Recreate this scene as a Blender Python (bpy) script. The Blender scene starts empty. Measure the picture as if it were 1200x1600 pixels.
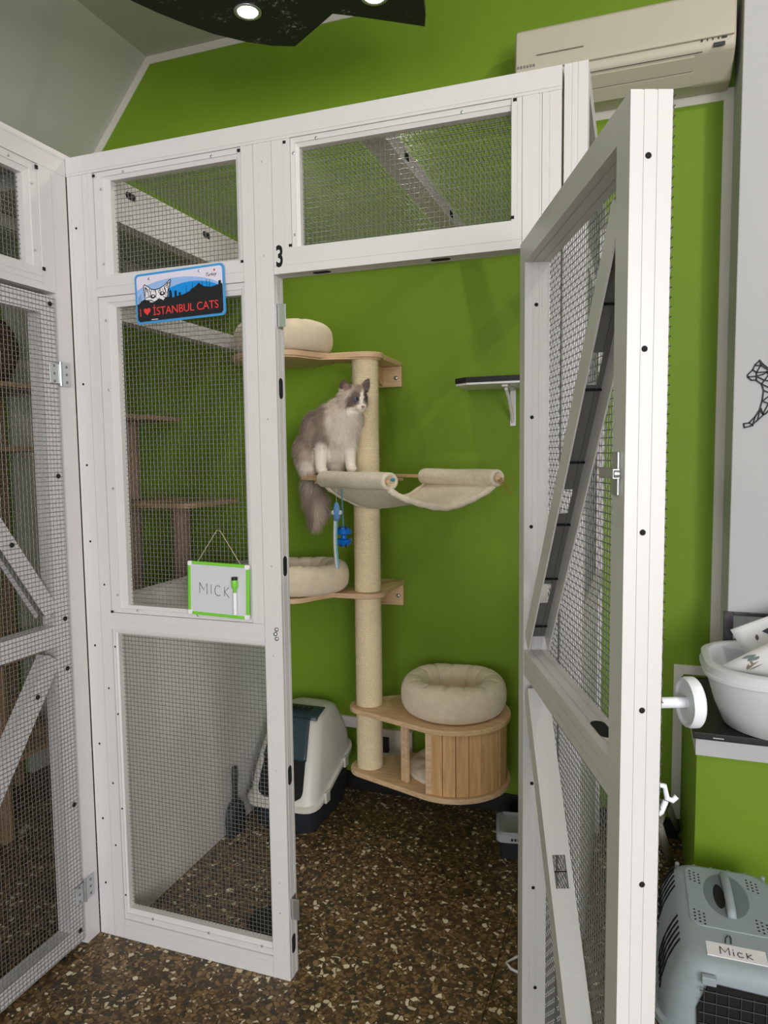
import bpy, bmesh, math, random
import numpy as np
from mathutils import Vector, Matrix, Quaternion
random.seed(7); np.random.seed(7)
scene = bpy.context.scene
COL = scene.collection
PI = math.pi

# ------------------------------------------------------------------ camera
YAW, PITCH, ROLL = 0.3401074, 0.0802519, -0.0117696
CAM = Vector((1.5786, -1.71185, 1.5)); FPX = 1107.441
_f0 = Vector((-math.sin(YAW), math.cos(YAW), 0)); _r0 = Vector((math.cos(YAW), math.sin(YAW), 0)); _u0 = Vector((0, 0, 1))
CF = _f0*math.cos(PITCH) - _u0*math.sin(PITCH)
_u1 = _u0*math.cos(PITCH) + _f0*math.sin(PITCH)
CR = _r0*math.cos(ROLL) + _u1*math.sin(ROLL)
CU = _u1*math.cos(ROLL) - _r0*math.sin(ROLL)
cd = bpy.data.cameras.new('camera'); cam = bpy.data.objects.new('camera', cd); COL.objects.link(cam)
m3 = Matrix((CR, CU, -CF)).transposed()
cam.matrix_world = Matrix.Translation(CAM) @ m3.to_4x4()
cd.sensor_fit = 'VERTICAL'; cd.sensor_height = 32.0; cd.sensor_width = 24.0
cd.lens = FPX/1600*32.0; cd.clip_start = 0.02; cd.clip_end = 60
scene.camera = cam

# ------------------------------------------------------------------ world, lights, exposure
w = bpy.data.worlds.new('world'); scene.world = w; w.use_nodes = True
w.node_tree.nodes['Background'].inputs[0].default_value = (0.86, 0.93, 1.0, 1)
w.node_tree.nodes['Background'].inputs[1].default_value = 1.0
vs = scene.view_settings
vs.view_transform = 'Standard'; vs.look = 'None'; vs.gamma = 1.0; vs.use_curve_mapping = False
vs.exposure = 0.22

def area_light(name, loc, target, sx, sy, power, color):
    l = bpy.data.lights.new(name, 'AREA'); l.shape = 'RECTANGLE'; l.size = sx; l.size_y = sy; l.energy = power; l.color = color
    o = bpy.data.objects.new(name, l); COL.objects.link(o); o.location = loc
    o.rotation_euler = (Vector(target)-Vector(loc)).to_track_quat('-Z', 'Y').to_euler()
    return o
# daylight entering through the shop window behind the photographer
area_light('window_daylight', (1.6, -6.45, 1.55), (1.3, 0, 1.35), 2.3, 2.3, 78, (0.95, 0.97, 1.0))
# daylight through the side window on the right
area_light('side_window_daylight', (4.1, -4.6, 1.75), (0.4, 0.0, 1.4), 1.9, 2.0, 150, (1.0, 0.98, 0.97))

def spot_light(name, loc, target, power, size=0.04, angle=120, color=(1.0, 0.93, 0.82)):
    l = bpy.data.lights.new(name, 'SPOT'); l.energy = power; l.shadow_soft_size = size; l.color = color
    l.spot_size = math.radians(angle); l.spot_blend = 0.6
    o = bpy.data.objects.new(name, l); COL.objects.link(o); o.location = loc
    o.rotation_euler = (Vector(target)-Vector(loc)).to_track_quat('-Z', 'Y').to_euler()
    return o

# ------------------------------------------------------------------ helpers
def at(px, py, axis, val):
    d = CF + CR*((px-600)/FPX) + CU*((800-py)/FPX)
    t = (val-CAM[axis])/d[axis]
    return CAM + d*t

def tag(o, label=None, cat=None, group=None, kind=None):
    if label: o['label'] = label
    if cat: o['category'] = cat
    if group: o['group'] = group
    if kind: o['kind'] = kind
    return o

def thing(name, label, cat, loc=(0, 0, 0), rz=0.0, group=None):
    o = bpy.data.objects.new(name, None); COL.objects.link(o); o.location = loc; o.rotation_euler = (0, 0, rz)
    o.empty_display_size = 0.05
    return tag(o, label, cat, group)

def link_mesh(name, me, mat, parent=None, smooth=False):
    o = bpy.data.objects.new(name, me); COL.objects.link(o)
    if mat is not None and not me.materials: me.materials.append(mat)
    if parent is not None: o.parent = parent
    if smooth: me.polygons.foreach_set('use_smooth', [True]*len(me.polygons))
    return o

def V(*a): return Vector(a)

class MB:
    def __init__(s): s.v = []; s.f = []
    def add(s, vs_, fs_):
        b = len(s.v); s.v += [tuple(x) for x in vs_]; s.f += [tuple(i+b for i in f) for f in fs_]; return s
    def box(s, a, b):
        x0, y0, z0 = a; x1, y1, z1 = b
        return s.add([(x0,y0,z0),(x1,y0,z0),(x1,y1,z0),(x0,y1,z0),(x0,y0,z1),(x1,y0,z1),(x1,y1,z1),(x0,y1,z1)],
                     [(0,3,2,1),(4,5,6,7),(0,1,5,4),(1,2,6,5),(2,3,7,6),(3,0,4,7)])
    def obox(s, c, ax, ay, az, hx, hy, hz):
        c = Vector(c); ax = Vector(ax).normalized()*hx; ay = Vector(ay).normalized()*hy; az = Vector(az).normalized()*hz
        P = [c-ax-ay-az, c+ax-ay-az, c+ax+ay-az, c-ax+ay-az, c-ax-ay+az, c+ax-ay+az, c+ax+ay+az, c-ax+ay+az]
        return s.add(P, [(0,3,2,1),(4,5,6,7),(0,1,5,4),(1,2,6,5),(2,3,7,6),(3,0,4,7)])
    def sweep(s, section, p0, p1, ua, va, c0=None, c1=None):
        # section: list of (u,v); swept from p0 to p1
        p0 = Vector(p0); p1 = Vector(p1); ua = Vector(ua); va = Vector(va); n = len(section)
        vs_ = [p0+ua*u+va*v for u, v in section]+[p1+ua*u+va*v for u, v in section]
        fs_ = [(i, (i+1) % n, n+(i+1) % n, n+i) for i in range(n)]
        fs_ += [tuple(range(n))[::-1], tuple(range(n, 2*n))]
        return s.add(vs_, fs_)
    def prism(s, poly, o, ua, va, na, t):
        o = Vector(o); ua = Vector(ua); va = Vector(va); na = Vector(na); n = len(poly)
        vs_ = [o+ua*u+va*v for u, v in poly]+[o+ua*u+va*v+na*t for u, v in poly]
        fs_ = [tuple(range(n))[::-1], tuple(range(n, 2*n))]+[(i, (i+1) % n, n+(i+1) % n, n+i) for i in range(n)]
        return s.add(vs_, fs_)
    def tube(s, pts, r, seg=8, closed=False):
        pts = [Vector(p) for p in pts]; n = len(pts)
        rr = r if isinstance(r, (list, tuple)) else [r]*n
        rings = []; prev = None
        for i, p in enumerate(pts):
            if closed: t = pts[(i+1) % n]-pts[i-1]
            else: t = pts[min(i+1, n-1)]-pts[max(i-1, 0)]
            t.normalize()
            if prev is None:
                a = t.orthogonal().normalized()
            else:
                a = (prev-t*prev.dot(t))
                if a.length < 1e-6: a = t.orthogonal()
                a.normalize()
            prev = a; b = t.cross(a)
            rings.append([p+(a*math.cos(k*2*PI/seg)+b*math.sin(k*2*PI/seg))*rr[i] for k in range(seg)])
        vs_ = [q for R_ in rings for q in R_]; fs_ = []
        m = n if closed else n-1
        for i in range(m):
            j = (i+1) % n
            for k in range(seg):
                k2 = (k+1) % seg; fs_.append((i*seg+k, i*seg+k2, j*seg+k2, j*seg+k))
        if not closed: fs_ += [tuple(range(seg))[::-1], tuple(range((n-1)*seg, n*seg))]
        return s.add(vs_, fs_)
    def lathe(s, prof, c, ax=(0, 0, 1), seg=32, sx=1.0, sy=1.0):
        # prof: list of (radius, height)
        c = Vector(c); az = Vector(ax).normalized()
        if abs(az.z) > 0.999: au = Vector((1, 0, 0)); av = Vector((0, 1, 0))*(1 if az.z > 0 else -1)
        else: au = az.orthogonal().normalized(); av = az.cross(au)
        vs_ = []; fs_ = []
        for r, h in prof:
            for k in range(seg):
                a = 2*PI*k/seg; vs_.append(c+au*(r*sx*math.cos(a))+av*(r*sy*math.sin(a))+az*h)
        for i in range(len(prof)-1):
            for k in range(seg):
                k2 = (k+1) % seg; fs_.append((i*seg+k, i*seg+k2, (i+1)*seg+k2, (i+1)*seg+k))
        if prof[0][0] > 1e-6: fs_.append(tuple(range(seg))[::-1])
        if prof[-1][0] > 1e-6: fs_.append(tuple(range((len(prof)-1)*seg, len(prof)*seg)))
        return s.add(vs_, fs_)
    def grid(s, fn, nu, nv, cu=False, cv=False):
        vs_ = [fn(i/(nu if cu else nu-1), j/(nv if cv else nv-1)) for i in range(nu) for j in range(nv)]
        fs_ = []
        for i in range(nu if cu else nu-1):
            for j in range(nv if cv else nv-1):
                i2 = (i+1) % nu; j2 = (j+1) % nv
                fs_.append((i*nv+j, i2*nv+j, i2*nv+j2, i*nv+j2))
        return s.add(vs_, fs_)
    def sphere(s, c, r, seg=16, rings=10, ax=(1, 0, 0), ay=(0, 1, 0), az=(0, 0, 1)):
        c = Vector(c); ax = Vector(ax); ay = Vector(ay); az = Vector(az)
        rr = (r, r, r) if not isinstance(r, (tuple, list)) else r
        vs_ = [c+az*rr[2]]; fs_ = []
        for i in range(1, rings):
            th = PI*i/rings
            for k in range(seg):
                ph = 2*PI*k/seg
                vs_.append(c+ax*(rr[0]*math.sin(th)*math.cos(ph))+ay*(rr[1]*math.sin(th)*math.sin(ph))+az*(rr[2]*math.cos(th)))
        vs_.append(c-az*rr[2]); L = len(vs_)-1
        for k in range(seg): fs_.append((0, 1+k, 1+(k+1) % seg))
        for i in range(rings-2):
            for k in range(seg):
                a = 1+i*seg+k; b = 1+i*seg+(k+1) % seg; fs_.append((a, a+seg, b+seg, b))
        for k in range(seg): fs_.append((L, 1+(rings-2)*seg+(k+1) % seg, 1+(rings-2)*seg+k))
        return s.add(vs_, fs_)
    def mesh(s, name):
        me = bpy.data.meshes.new(name); me.from_pydata(s.v, [], s.f); me.update()
        bm = bmesh.new(); bm.from_mesh(me); bmesh.ops.recalc_face_normals(bm, faces=bm.faces); bm.to_mesh(me); bm.free()
        return me
    def build(s, name, mat, parent=None, smooth=False, bevel=0, seg=2, auto=None):
        o = link_mesh(name, s.mesh(name), mat, parent, smooth or auto is not None)
        if bevel:
            md = o.modifiers.new('bevel', 'BEVEL'); md.width = bevel; md.segments = seg; md.limit_method = 'ANGLE'; md.angle_limit = math.radians(35)
            o.data.polygons.foreach_set('use_smooth', [True]*len(o.data.polygons))
            md2 = o.modifiers.new('wn', 'WEIGHTED_NORMAL'); md2.keep_sharp = True
        elif auto is not None:
            for e in edges_sharp(o.data, auto): pass
        return o

def edges_sharp(me, ang):
    bm = bmesh.new(); bm.from_mesh(me)
    for e in bm.edges:
        if len(e.link_faces) == 2 and e.calc_face_angle(0) > math.radians(ang): e.smooth = False
    bm.to_mesh(me); bm.free()
    return []

def smooth_sub(o, lv=1):
    md = o.modifiers.new('sub', 'SUBSURF'); md.levels = lv; md.render_levels = lv
    o.data.polygons.foreach_set('use_smooth', [True]*len(o.data.polygons)); return o

# ------------------------------------------------------------------ materials
def new_mat(name):
    m = bpy.data.materials.new(name); m.use_nodes = True
    nt = m.node_tree; b = nt.nodes['Principled BSDF']; return m, nt, b
def simple(name, col, rough=0.5, metal=0.0, noise=0.0, nscale=30, bump=0.0, bscale=200, coat=0.0, spec=None, sheen=0.0):
    m, nt, b = new_mat(name)
    b.inputs['Base Color'].default_value = (*col, 1); b.inputs['Roughness'].default_value = rough; b.inputs['Metallic'].default_value = metal
    if spec is not None: b.inputs['Specular IOR Level'].default_value = spec
    if coat: b.inputs['Coat Weight'].default_value = coat
    if sheen: b.inputs['Sheen Weight'].default_value = sheen; b.inputs['Sheen Roughness'].default_value = 0.6
    tc = nt.nodes.new('ShaderNodeTexCoord')
    if noise:
        n = nt.nodes.new('ShaderNodeTexNoise'); n.inputs['Scale'].default_value = nscale; n.inputs['Detail'].default_value = 5
        nt.links.new(tc.outputs['Object'], n.inputs['Vector'])
        r = nt.nodes.new('ShaderNodeValToRGB')
        r.color_ramp.elements[0].position = 0.3; r.color_ramp.elements[1].position = 0.7
        r.color_ramp.elements[0].color = (*[c*(1-noise) for c in col], 1); r.color_ramp.elements[1].color = (*[min(1, c*(1+noise)) for c in col], 1)
        nt.links.new(n.outputs['Fac'], r.inputs['Fac']); nt.links.new(r.outputs['Color'], b.inputs['Base Color'])
    if bump:
        n = nt.nodes.new('ShaderNodeTexNoise'); n.inputs['Scale'].default_value = bscale; n.inputs['Detail'].default_value = 4
        nt.links.new(tc.outputs['Object'], n.inputs['Vector'])
        bp = nt.nodes.new('ShaderNodeBump'); bp.inputs['Strength'].default_value = bump; bp.inputs['Distance'].default_value = 0.004
        nt.links.new(n.outputs['Fac'], bp.inputs['Height']); nt.links.new(bp.outputs['Normal'], b.inputs['Normal'])
    return m
def srgb(r, g, b):
    f = lambda c: (c/255/12.92) if c/255 <= 0.04045 else ((c/255+0.055)/1.055)**2.4
    return (f(r), f(g), f(b))

def wood_mat(name, c1, c2, scale=6, axis=(1, 14, 14), rough=0.5):
    m, nt, b = new_mat(name)
    tc = nt.nodes.new('ShaderNodeTexCoord'); mp = nt.nodes.new('ShaderNodeMapping'); mp.inputs['Scale'].default_value = axis
    n = nt.nodes.new('ShaderNodeTexNoise'); n.inputs['Scale'].default_value = scale; n.inputs['Detail'].default_value = 7; n.inputs['Distortion'].default_value = 0.8
    r = nt.nodes.new('ShaderNodeValToRGB'); r.color_ramp.elements[0].position = 0.32; r.color_ramp.elements[1].position = 0.68
    r.color_ramp.elements[0].color = (*c1, 1); r.color_ramp.elements[1].color = (*c2, 1)
    nt.links.new(tc.outputs['Object'], mp.inputs['Vector']); nt.links.new(mp.outputs['Vector'], n.inputs['Vector'])
    nt.links.new(n.outputs['Fac'], r.inputs['Fac']); nt.links.new(r.outputs['Color'], b.inputs['Base Color'])
    b.inputs['Roughness'].default_value = rough
    bp = nt.nodes.new('ShaderNodeBump'); bp.inputs['Strength'].default_value = 0.08; bp.inputs['Distance'].default_value = 0.002
    nt.links.new(n.outputs['Fac'], bp.inputs['Height']); nt.links.new(bp.outputs['Normal'], b.inputs['Normal'])
    return m

def terrazzo_mat():
    m, nt, b = new_mat('terrazzo'); N = nt.nodes; L = nt.links
    tc = N.new('ShaderNodeTexCoord')
    nz = N.new('ShaderNodeTexNoise'); nz.inputs['Scale'].default_value = 45; nz.inputs['Detail'].default_value = 2
    L.new(tc.outputs['Object'], nz.inputs['Vector'])
    mv = N.new('ShaderNodeMixRGB'); mv.blend_type = 'LINEAR_LIGHT'; mv.inputs['Fac'].default_value = 0.008
    L.new(tc.outputs['Object'], mv.inputs['Color1']); L.new(nz.outputs['Color'], mv.inputs['Color2'])
    def layer(scale, stops, thr0, thr1):
        v = N.new('ShaderNodeTexVoronoi'); v.voronoi_dimensions = '2D'; v.inputs['Scale'].default_value = scale; v.inputs['Randomness'].default_value = 1.0
        L.new(mv.outputs['Color'], v.inputs['Vector'])
        e = N.new('ShaderNodeTexVoronoi'); e.voronoi_dimensions = '2D'; e.feature = 'DISTANCE_TO_EDGE'; e.inputs['Scale'].default_value = scale
        L.new(mv.outputs['Color'], e.inputs['Vector'])
        sp = N.new('ShaderNodeSeparateColor'); L.new(v.outputs['Color'], sp.inputs['Color'])
        r = N.new('ShaderNodeValToRGB'); r.color_ramp.interpolation = 'CONSTANT'
        els = r.color_ramp.elements
        while len(els) < len(stops): els.new(0.5)
        for el, (p, c) in zip(els, stops): el.position = p; el.color = (*srgb(*c), 1)
        L.new(sp.outputs['Red'], r.inputs['Fac'])
        # chips of varied size: threshold on edge distance shifted by another random channel
        ma = N.new('ShaderNodeMath'); ma.operation = 'MULTIPLY_ADD'; ma.inputs[1].default_value = thr1; ma.inputs[2].default_value = thr0
        L.new(sp.outputs['Green'], ma.inputs[0])
        gt = N.new('ShaderNodeMath'); gt.operation = 'GREATER_THAN'; L.new(e.outputs['Distance'], gt.inputs[0]); L.new(ma.outputs[0], gt.inputs[1])
        return r.outputs['Color'], gt.outputs[0], sp.outputs['Blue']
    c1, g1, b1 = layer(66, [(0, (80, 64, 44)), (.2, (116, 93, 62)), (.42, (134, 105, 68)), (.6, (62, 57, 50)), (.76, (146, 118, 82)), (.90, (214, 200, 168)), (.96, (232, 220, 190))], 0.04, 0.25)
    c2, g2, b2 = layer(115, [(0, (62, 48, 34)), (.3, (92, 72, 48)), (.55, (48, 44, 38)), (.7, (120, 96, 66)), (.9, (196, 182, 150))], 0.03, 0.2)
    base = N.new('ShaderNodeRGB'); base.outputs[0].default_value = (*srgb(92, 73, 48), 1)
    m2 = N.new('ShaderNodeMixRGB'); L.new(g2, m2.inputs['Fac']); L.new(base.outputs[0], m2.inputs['Color1']); L.new(c2, m2.inputs['Color2'])
    m1 = N.new('ShaderNodeMixRGB'); L.new(g1, m1.inputs['Fac']); L.new(m2.outputs['Color'], m1.inputs['Color1']); L.new(c1, m1.inputs['Color2'])
    L.new(m1.outputs['Color'], b.inputs['Base Color'])
    b.inputs['Roughness'].default_value = 0.38
    b.inputs['Specular IOR Level'].default_value = 0.35
    return m

def wall_paint(name, col, var=0.05):
    return simple(name, col, rough=0.62, noise=var, nscale=1.7, bump=0.04, bscale=120, spec=0.3)

M_white = simple('white_powder_coated_aluminium', srgb(212, 209, 209), rough=0.38, noise=0.015, nscale=8)
M_wire = simple('galvanised_wire', (0.22, 0.22, 0.215), rough=0.38, metal=0.55)
M_steel = simple('zinc_plated_steel', (0.55, 0.57, 0.58), rough=0.3, metal=0.85)
M_hole = simple('hole_black', (0.006, 0.006, 0.006), rough=0.9)
M_green = wall_paint('green_wall_paint', srgb(113, 144, 32))
M_ceil = wall_paint('ceiling_white_paint', srgb(190, 190, 180), 0.03)
M_trim = wall_paint('trim_white_paint', srgb(208, 205, 194), 0.03)
M_pier = wall_paint('white_wall_paint', srgb(190, 190, 192), 0.02)
M_terrazzo = terrazzo_mat()
M_joint = simple('floor_joint', srgb(40, 34, 26), rough=0.8)
M_blackbase = simple('black_skirting', (0.012, 0.011, 0.01), rough=0.45)
M_wood = wood_mat('light_wood', srgb(214, 176, 134), srgb(236, 204, 164))
M_wood_d = wood_mat('slat_wood', srgb(206, 160, 108), srgb(236, 192, 138), scale=5, axis=(12, 12, 1.2))
M_ply = wood_mat('ply_edge', srgb(206, 168, 128), srgb(226, 194, 160), scale=8, axis=(1, 1, 40))
M_sisal = simple('sisal_rope', srgb(250, 226, 188), rough=0.9, noise=0.14, nscale=160, bump=0.5, bscale=500)
M_plush = simple('cream_plush', srgb(236, 219, 192), rough=0.95, noise=0.06, nscale=40, bump=0.35, bscale=350, sheen=0.3)
M_fleece = simple('hammock_fleece', srgb(228, 215, 190), rough=0.97, noise=0.09, nscale=60, bump=0.6, bscale=300, sheen=0.3)

# ------------------------------------------------------------------ aluminium profile and wire mesh builders
def profile_section(wd, dp, grooves_u=(0.3, 0.7), g=0.0016, gd=0.0012, grooves_v=True, gu=True):
    # rectangle u in [0,wd], v in [0,dp] with fine grooves on all four sides
    pts = []
    def side(fixed, length, outward, horiz, rev):
        seq = []
        gs = [length*k for k in grooves_u] if ((horiz and gu) or (not horiz and grooves_v)) else []
        prof = [(0, 0)]
        for c in gs: prof += [(c-g, 0), (c-g, 1), (c+g, 1), (c+g, 0)]
        if rev: prof = [(length-a, d) for a, d in prof]
        for a, d in prof:
            off = fixed - outward*gd*d
            seq.append((a, off) if horiz else (off, a))
        return seq
    pts += side(0, wd, -1, True, False)
    pts += side(wd, dp, 1, False, False)
    pts += side(dp, wd, 1, True, True)
    pts += side(0, dp, -1, False, True)
    return pts

def bar(name, p0, p1, ua, va, wd, dp, parent, mat=None, grooves=(0.3, 0.7)):
    mb = MB(); mb.sweep(profile_section(wd, dp, grooves), p0, p1, ua, va)
    return mb.build(name, mat or M_white, parent)

def wire_mesh(name, o, ua, va, na, lu, lv, parent, pitch=0.0127, r=0.00092, woven=True, mat=None, over=0.0):
    o = np.array(o, float); ua = np.array(ua, float); va = np.array(va, float); na = np.array(na, float)
    ua /= np.linalg.norm(ua); va /= np.linalg.norm(va); na /= np.linalg.norm(na)
    nu = int(lu/pitch); nv = int(lv/pitch); u0 = (lu-nu*pitch)/2; v0 = (lv-nv*pitch)/2
    us = u0+np.arange(nu+1)*pitch; vv = v0+np.arange(nv+1)*pitch
    verts = []; faces = []; base = 0
    sec = np.array([(1, 0), (0, 1), (-1, 0), (0, -1)])*r
    def strand(fixed_dir, run_dir, fixed, runs, par, l):
        nonlocal base
        if woven:
            t = np.concatenate([[-over], runs, [l+over]]); h = np.array([0]+[(1 if (k+par) % 2 else -1) for k in range(len(runs))]+[0])*r*0.95
        else:
            t = np.array([-over, l+over]); h = np.zeros(2)
        c = o+fixed_dir*fixed+np.outer(t, run_dir)+np.outer(h, na)
        ring = c[:, None, :]+sec[None, :, 0:1]*fixed_dir[None, None, :]+sec[None, :, 1:2]*na[None, None, :]
        n = len(t); verts.append(ring.reshape(-1, 3))
        i = np.arange(n-1)[:, None]*4; k = np.arange(4)[None, :]; k2 = (k+1) % 4
        q = np.stack([i+k, i+k2, i+4+k2, i+4+k], -1).reshape(-1, 4)+base
        faces.append(q); base += n*4
    for a, u in enumerate(us): strand(ua, va, u, vv, a, lv)
    for a, v in enumerate(vv): strand(va, ua, v, us, a+1, lu)
    Vv = np.concatenate(verts); Ff = np.concatenate(faces)
    me = bpy.data.meshes.new(name)
    me.vertices.add(len(Vv)); me.vertices.foreach_set('co', Vv.ravel().astype(np.float32))
    me.loops.add(Ff.size); me.loops.foreach_set('vertex_index', Ff.ravel().astype(np.int32))
    me.polygons.add(len(Ff)); me.polygons.foreach_set('loop_start', (np.arange(len(Ff))*4).astype(np.int32))
    me.update(calc_edges=True); me.validate()
    ob = link_mesh(name, me, mat or M_wire, parent); ob['kind'] = 'stuff'
    return ob

def dots(name, pts, na, r, parent, mat, h=0.0008, seg=10):
    mb = MB()
    for p in pts: mb.lathe([(r, -0.0005), (r, h*0.6), (r*0.6, h)], p, na, seg)
    return mb.build(name, mat, parent)

def slot(mb, c, ld, wd_, na, L_, W_, t=0.0006, n=8):
    # stadium-shaped hole
    ld = Vector(ld); wd_ = Vector(wd_); poly = []
    for k in range(n+1): a = -PI/2+PI*k/n; poly.append(((L_-W_)/2+W_/2*math.cos(a), W_/2*math.sin(a)))
    for k in range(n+1): a = PI/2+PI*k/n; poly.append((-(L_-W_)/2+W_/2*math.cos(a), W_/2*math.sin(a)))
    mb.prism(poly, c, ld, wd_, na, t)

def text_mesh(s, size, bold=0.0, shear=0.0, sx=1.0, space=1.0):
    c = bpy.data.curves.new('t', 'FONT'); c.body = s; c.size = size; c.offset = bold; c.shear = shear; c.space_character = space
    c.extrude = 0.0003; c.resolution_u = 3
    o = bpy.data.objects.new('t', c); COL.objects.link(o)
    dg = bpy.context.evaluated_depsgraph_get(); me = bpy.data.meshes.new_from_object(o.evaluated_get(dg))
    bpy.data.objects.remove(o); bpy.data.curves.remove(c)
    for v in me.vertices: v.co.x *= sx
    return me
def place_text(name, s, size, origin, ua, va, na, mat, parent, **kw):
    me = text_mesh(s, size, **kw); me.name = name
    ua = Vector(ua); va = Vector(va); na = Vector(na); o = Vector(origin)
    for v in me.vertices: c = v.co.copy(); v.co = o+ua*c.x+va*c.y+na*c.z
    me.update(); me.materials.clear()
    return link_mesh(name, me, mat, parent)

# ================================================================== SETTING
YB = 1.16; XL = -1.15; XR = 4.2; YF = -6.6; ZC = 3.34
XJ = 1.22
def struct(o): o['kind'] = 'structure'; return o
fl = MB().box((XL-.1, YF-.1, -.06), (XR+.1, YB+.1, -.004)).build('floor', M_joint); struct(fl)
xs = [XL-.05, XJ-1.2, XJ, XJ+1.2, XR+.05]; ys = [YF-.05, -3.2, -1.9, -.6, 1.2]
ys = [YF-.05, -4.55, -2.75, -.95, YB+.05]
for i in range(len(xs)-1):
    for j in range(len(ys)-1):
        MB().box((xs[i]+.001, ys[j]+.001, -.02), (xs[i+1]-.001, ys[j+1]-.001, 0)).build('terrazzo_slab', M_terrazzo, fl)
# back wall: green up to the ceiling line, cut by the sloping ceiling on the left
def xz(px, py, Y=YB): p = at(px, py, 1, Y); return p.x, p.z
zs = 2.655
mb = MB(); mb.prism([(XL, 0), (XR, 0), (XR, ZC), (-.57, ZC), (XL, zs)], (0, YB, 0), (1, 0, 0), (0, 0, 1), (0, 1, 0), .1)
struct(mb.build('wall_back', M_green))
struct(MB().box((XL-.1, YF, 0), (XL, YB+.1, zs)).build('wall_left', M_green))
mb = MB(); mb.box((XR, YF, 0), (XR+.1, -5.65, ZC)); mb.box((XR, -3.55, 0), (XR+.1, YB+.1, ZC)); mb.box((XR, -5.65, 0), (XR+.1, -3.55, .7)); mb.box((XR, -5.65, 2.8), (XR+.1, -3.55, ZC))
struct(mb.build('wall_right', M_pier))
mb = MB()
for y in (-5.65, -4.63, -3.6): mb.box((XR+.03, y, .7), (XR+.07, y+.05, 2.8))
mb.box((XR+.03, -5.65, .7), (XR+.07, -3.55, .75)); mb.box((XR+.03, -5.65, 2.75), (XR+.07, -3.55, 2.8))
struct(mb.build('window_2', M_white))
# rear wall of the room with a wide shop window (off camera)
WX0, WX1 = .4, 2.8
wr = MB(); wr.box((XL, YF-.1, 0), (WX0, YF, ZC)); wr.box((WX1, YF-.1, 0), (XR, YF, ZC)); wr.box((WX0, YF-.1, 0), (WX1, YF, .35)); wr.box((WX0, YF-.1, 2.75), (WX1, YF, ZC))
struct(wr.build('wall_front', M_pier))
wf = MB()
for x in (WX0, 1.58, WX1-.05): wf.box((x, YF-.07, .35), (x+.05, YF-.03, 2.75))
wf.box((WX0, YF-.07, .35), (WX1, YF-.03, .4)); wf.box((WX0, YF-.07, 2.7), (WX1, YF-.03, 2.75))
struct(wf.build('window_1', M_white))
# ceiling flat part and sloping side
struct(MB().box((-.57, YF, ZC), (XR, YB+.1, ZC+.08)).build('ceiling', M_ceil))
mb = MB(); mb.prism([(XL, zs), (-.57, ZC), (-.57, ZC+.08), (XL-.1, zs+.0)], (0, YF, 0), (1, 0, 0), (0, 0, 1), (0, 1, 0), YB+.1-YF)
struct(mb.build('ceiling_slope', M_ceil))
# painted white border along ceiling line
mb = MB(); n_ = Vector((ZC-zs, -( -.57-XL))).normalized()
w_ = .045
mb.prism([(-.57, ZC), (1.9, ZC), (1.9, ZC-.035), (-.555, ZC-.035)], (0, YB-.004, 0), (1, 0, 0), (0, 0, 1), (0, 1, 0), .008)
mb.prism([(XL, zs), (-.57, ZC), (-.555, ZC-.035), (XL, zs-.055)], (0, YB-.004, 0), (1, 0, 0), (0, 0, 1), (0, 1, 0), .008)
struct(mb.build('trim_1', M_trim))
# white band below the air conditioner and down beside the pier
struct(MB().box((1.33, YB-.004, 2.735), (1.888, YB+.004, 2.775)).build('trim_2', M_trim))
struct(MB().box((1.855, YB-.005, .69), (1.888, YB+.004, 2.735)).build('trim_3', M_trim))
# white outline of the ledge
struct(MB().box((1.732, YB-.004, .08), (1.765, YB+.004, .69)).build('trim_4', M_trim))
struct(MB().box((1.765, YB-.004, .655), (1.9, YB+.004, .69)).build('trim_5', M_trim))
struct(MB().box((XL, .82, 0), (XL+.03, .985, 2.6)).build('trim_6', M_trim, bevel=.003))
struct(MB().box((XL, YB-.012, 0), (1.76, YB, .08)).build('baseboard_back', M_blackbase, bevel=.002))
# white pier to the right of the green wall
struct(MB().box((1.888, .95, .6), (XR, YB, ZC)).build('wall_pier', M_pier, bevel=.004))

def ray_plane(px, py, P, n):
    d = CF + CR*((px-600)/FPX) + CU*((800-py)/FPX); P = Vector(P); n = Vector(n)
    return CAM + d*((P-CAM).dot(n)/d.dot(n))

def panel_ring(name, o, ua, va, na, outer, hole, parent, f0=.004, f1=.012, back=.034):
    # retaining frame: outer (u0,u1,v0,v1) down to hole, sloping inwards; na points to the back
    o = Vector(o); ua = Vector(ua); va = Vector(va); na = Vector(na)
    def rect(r, d): u0, u1, v0, v1 = r; return [o+ua*u+va*v+na*d for u, v in ((u0, v0), (u1, v0), (u1, v1), (u0, v1))]
    mid = tuple(a+(b-a)*0.55 for a, b in zip(outer, hole))
    L = [rect(outer, back), rect(outer, f0), rect(mid, f0+.001), rect(mid, f0+.004), rect(hole, f1), rect(hole, back)]
    vs_ = [p for r in L for p in r]; fs_ = []
    for i in range(6):
        j = (i+1) % 6
        for k in range(4): fs_.append((i*4+k, i*4+(k+1) % 4, j*4+(k+1) % 4, j*4+k))
    return MB().add(vs_, fs_).build(name, M_white, parent)

X_, Y_, Z_ = Vector((1, 0, 0)), Vector((0, 1, 0)), Vector((0, 0, 1))
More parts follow.
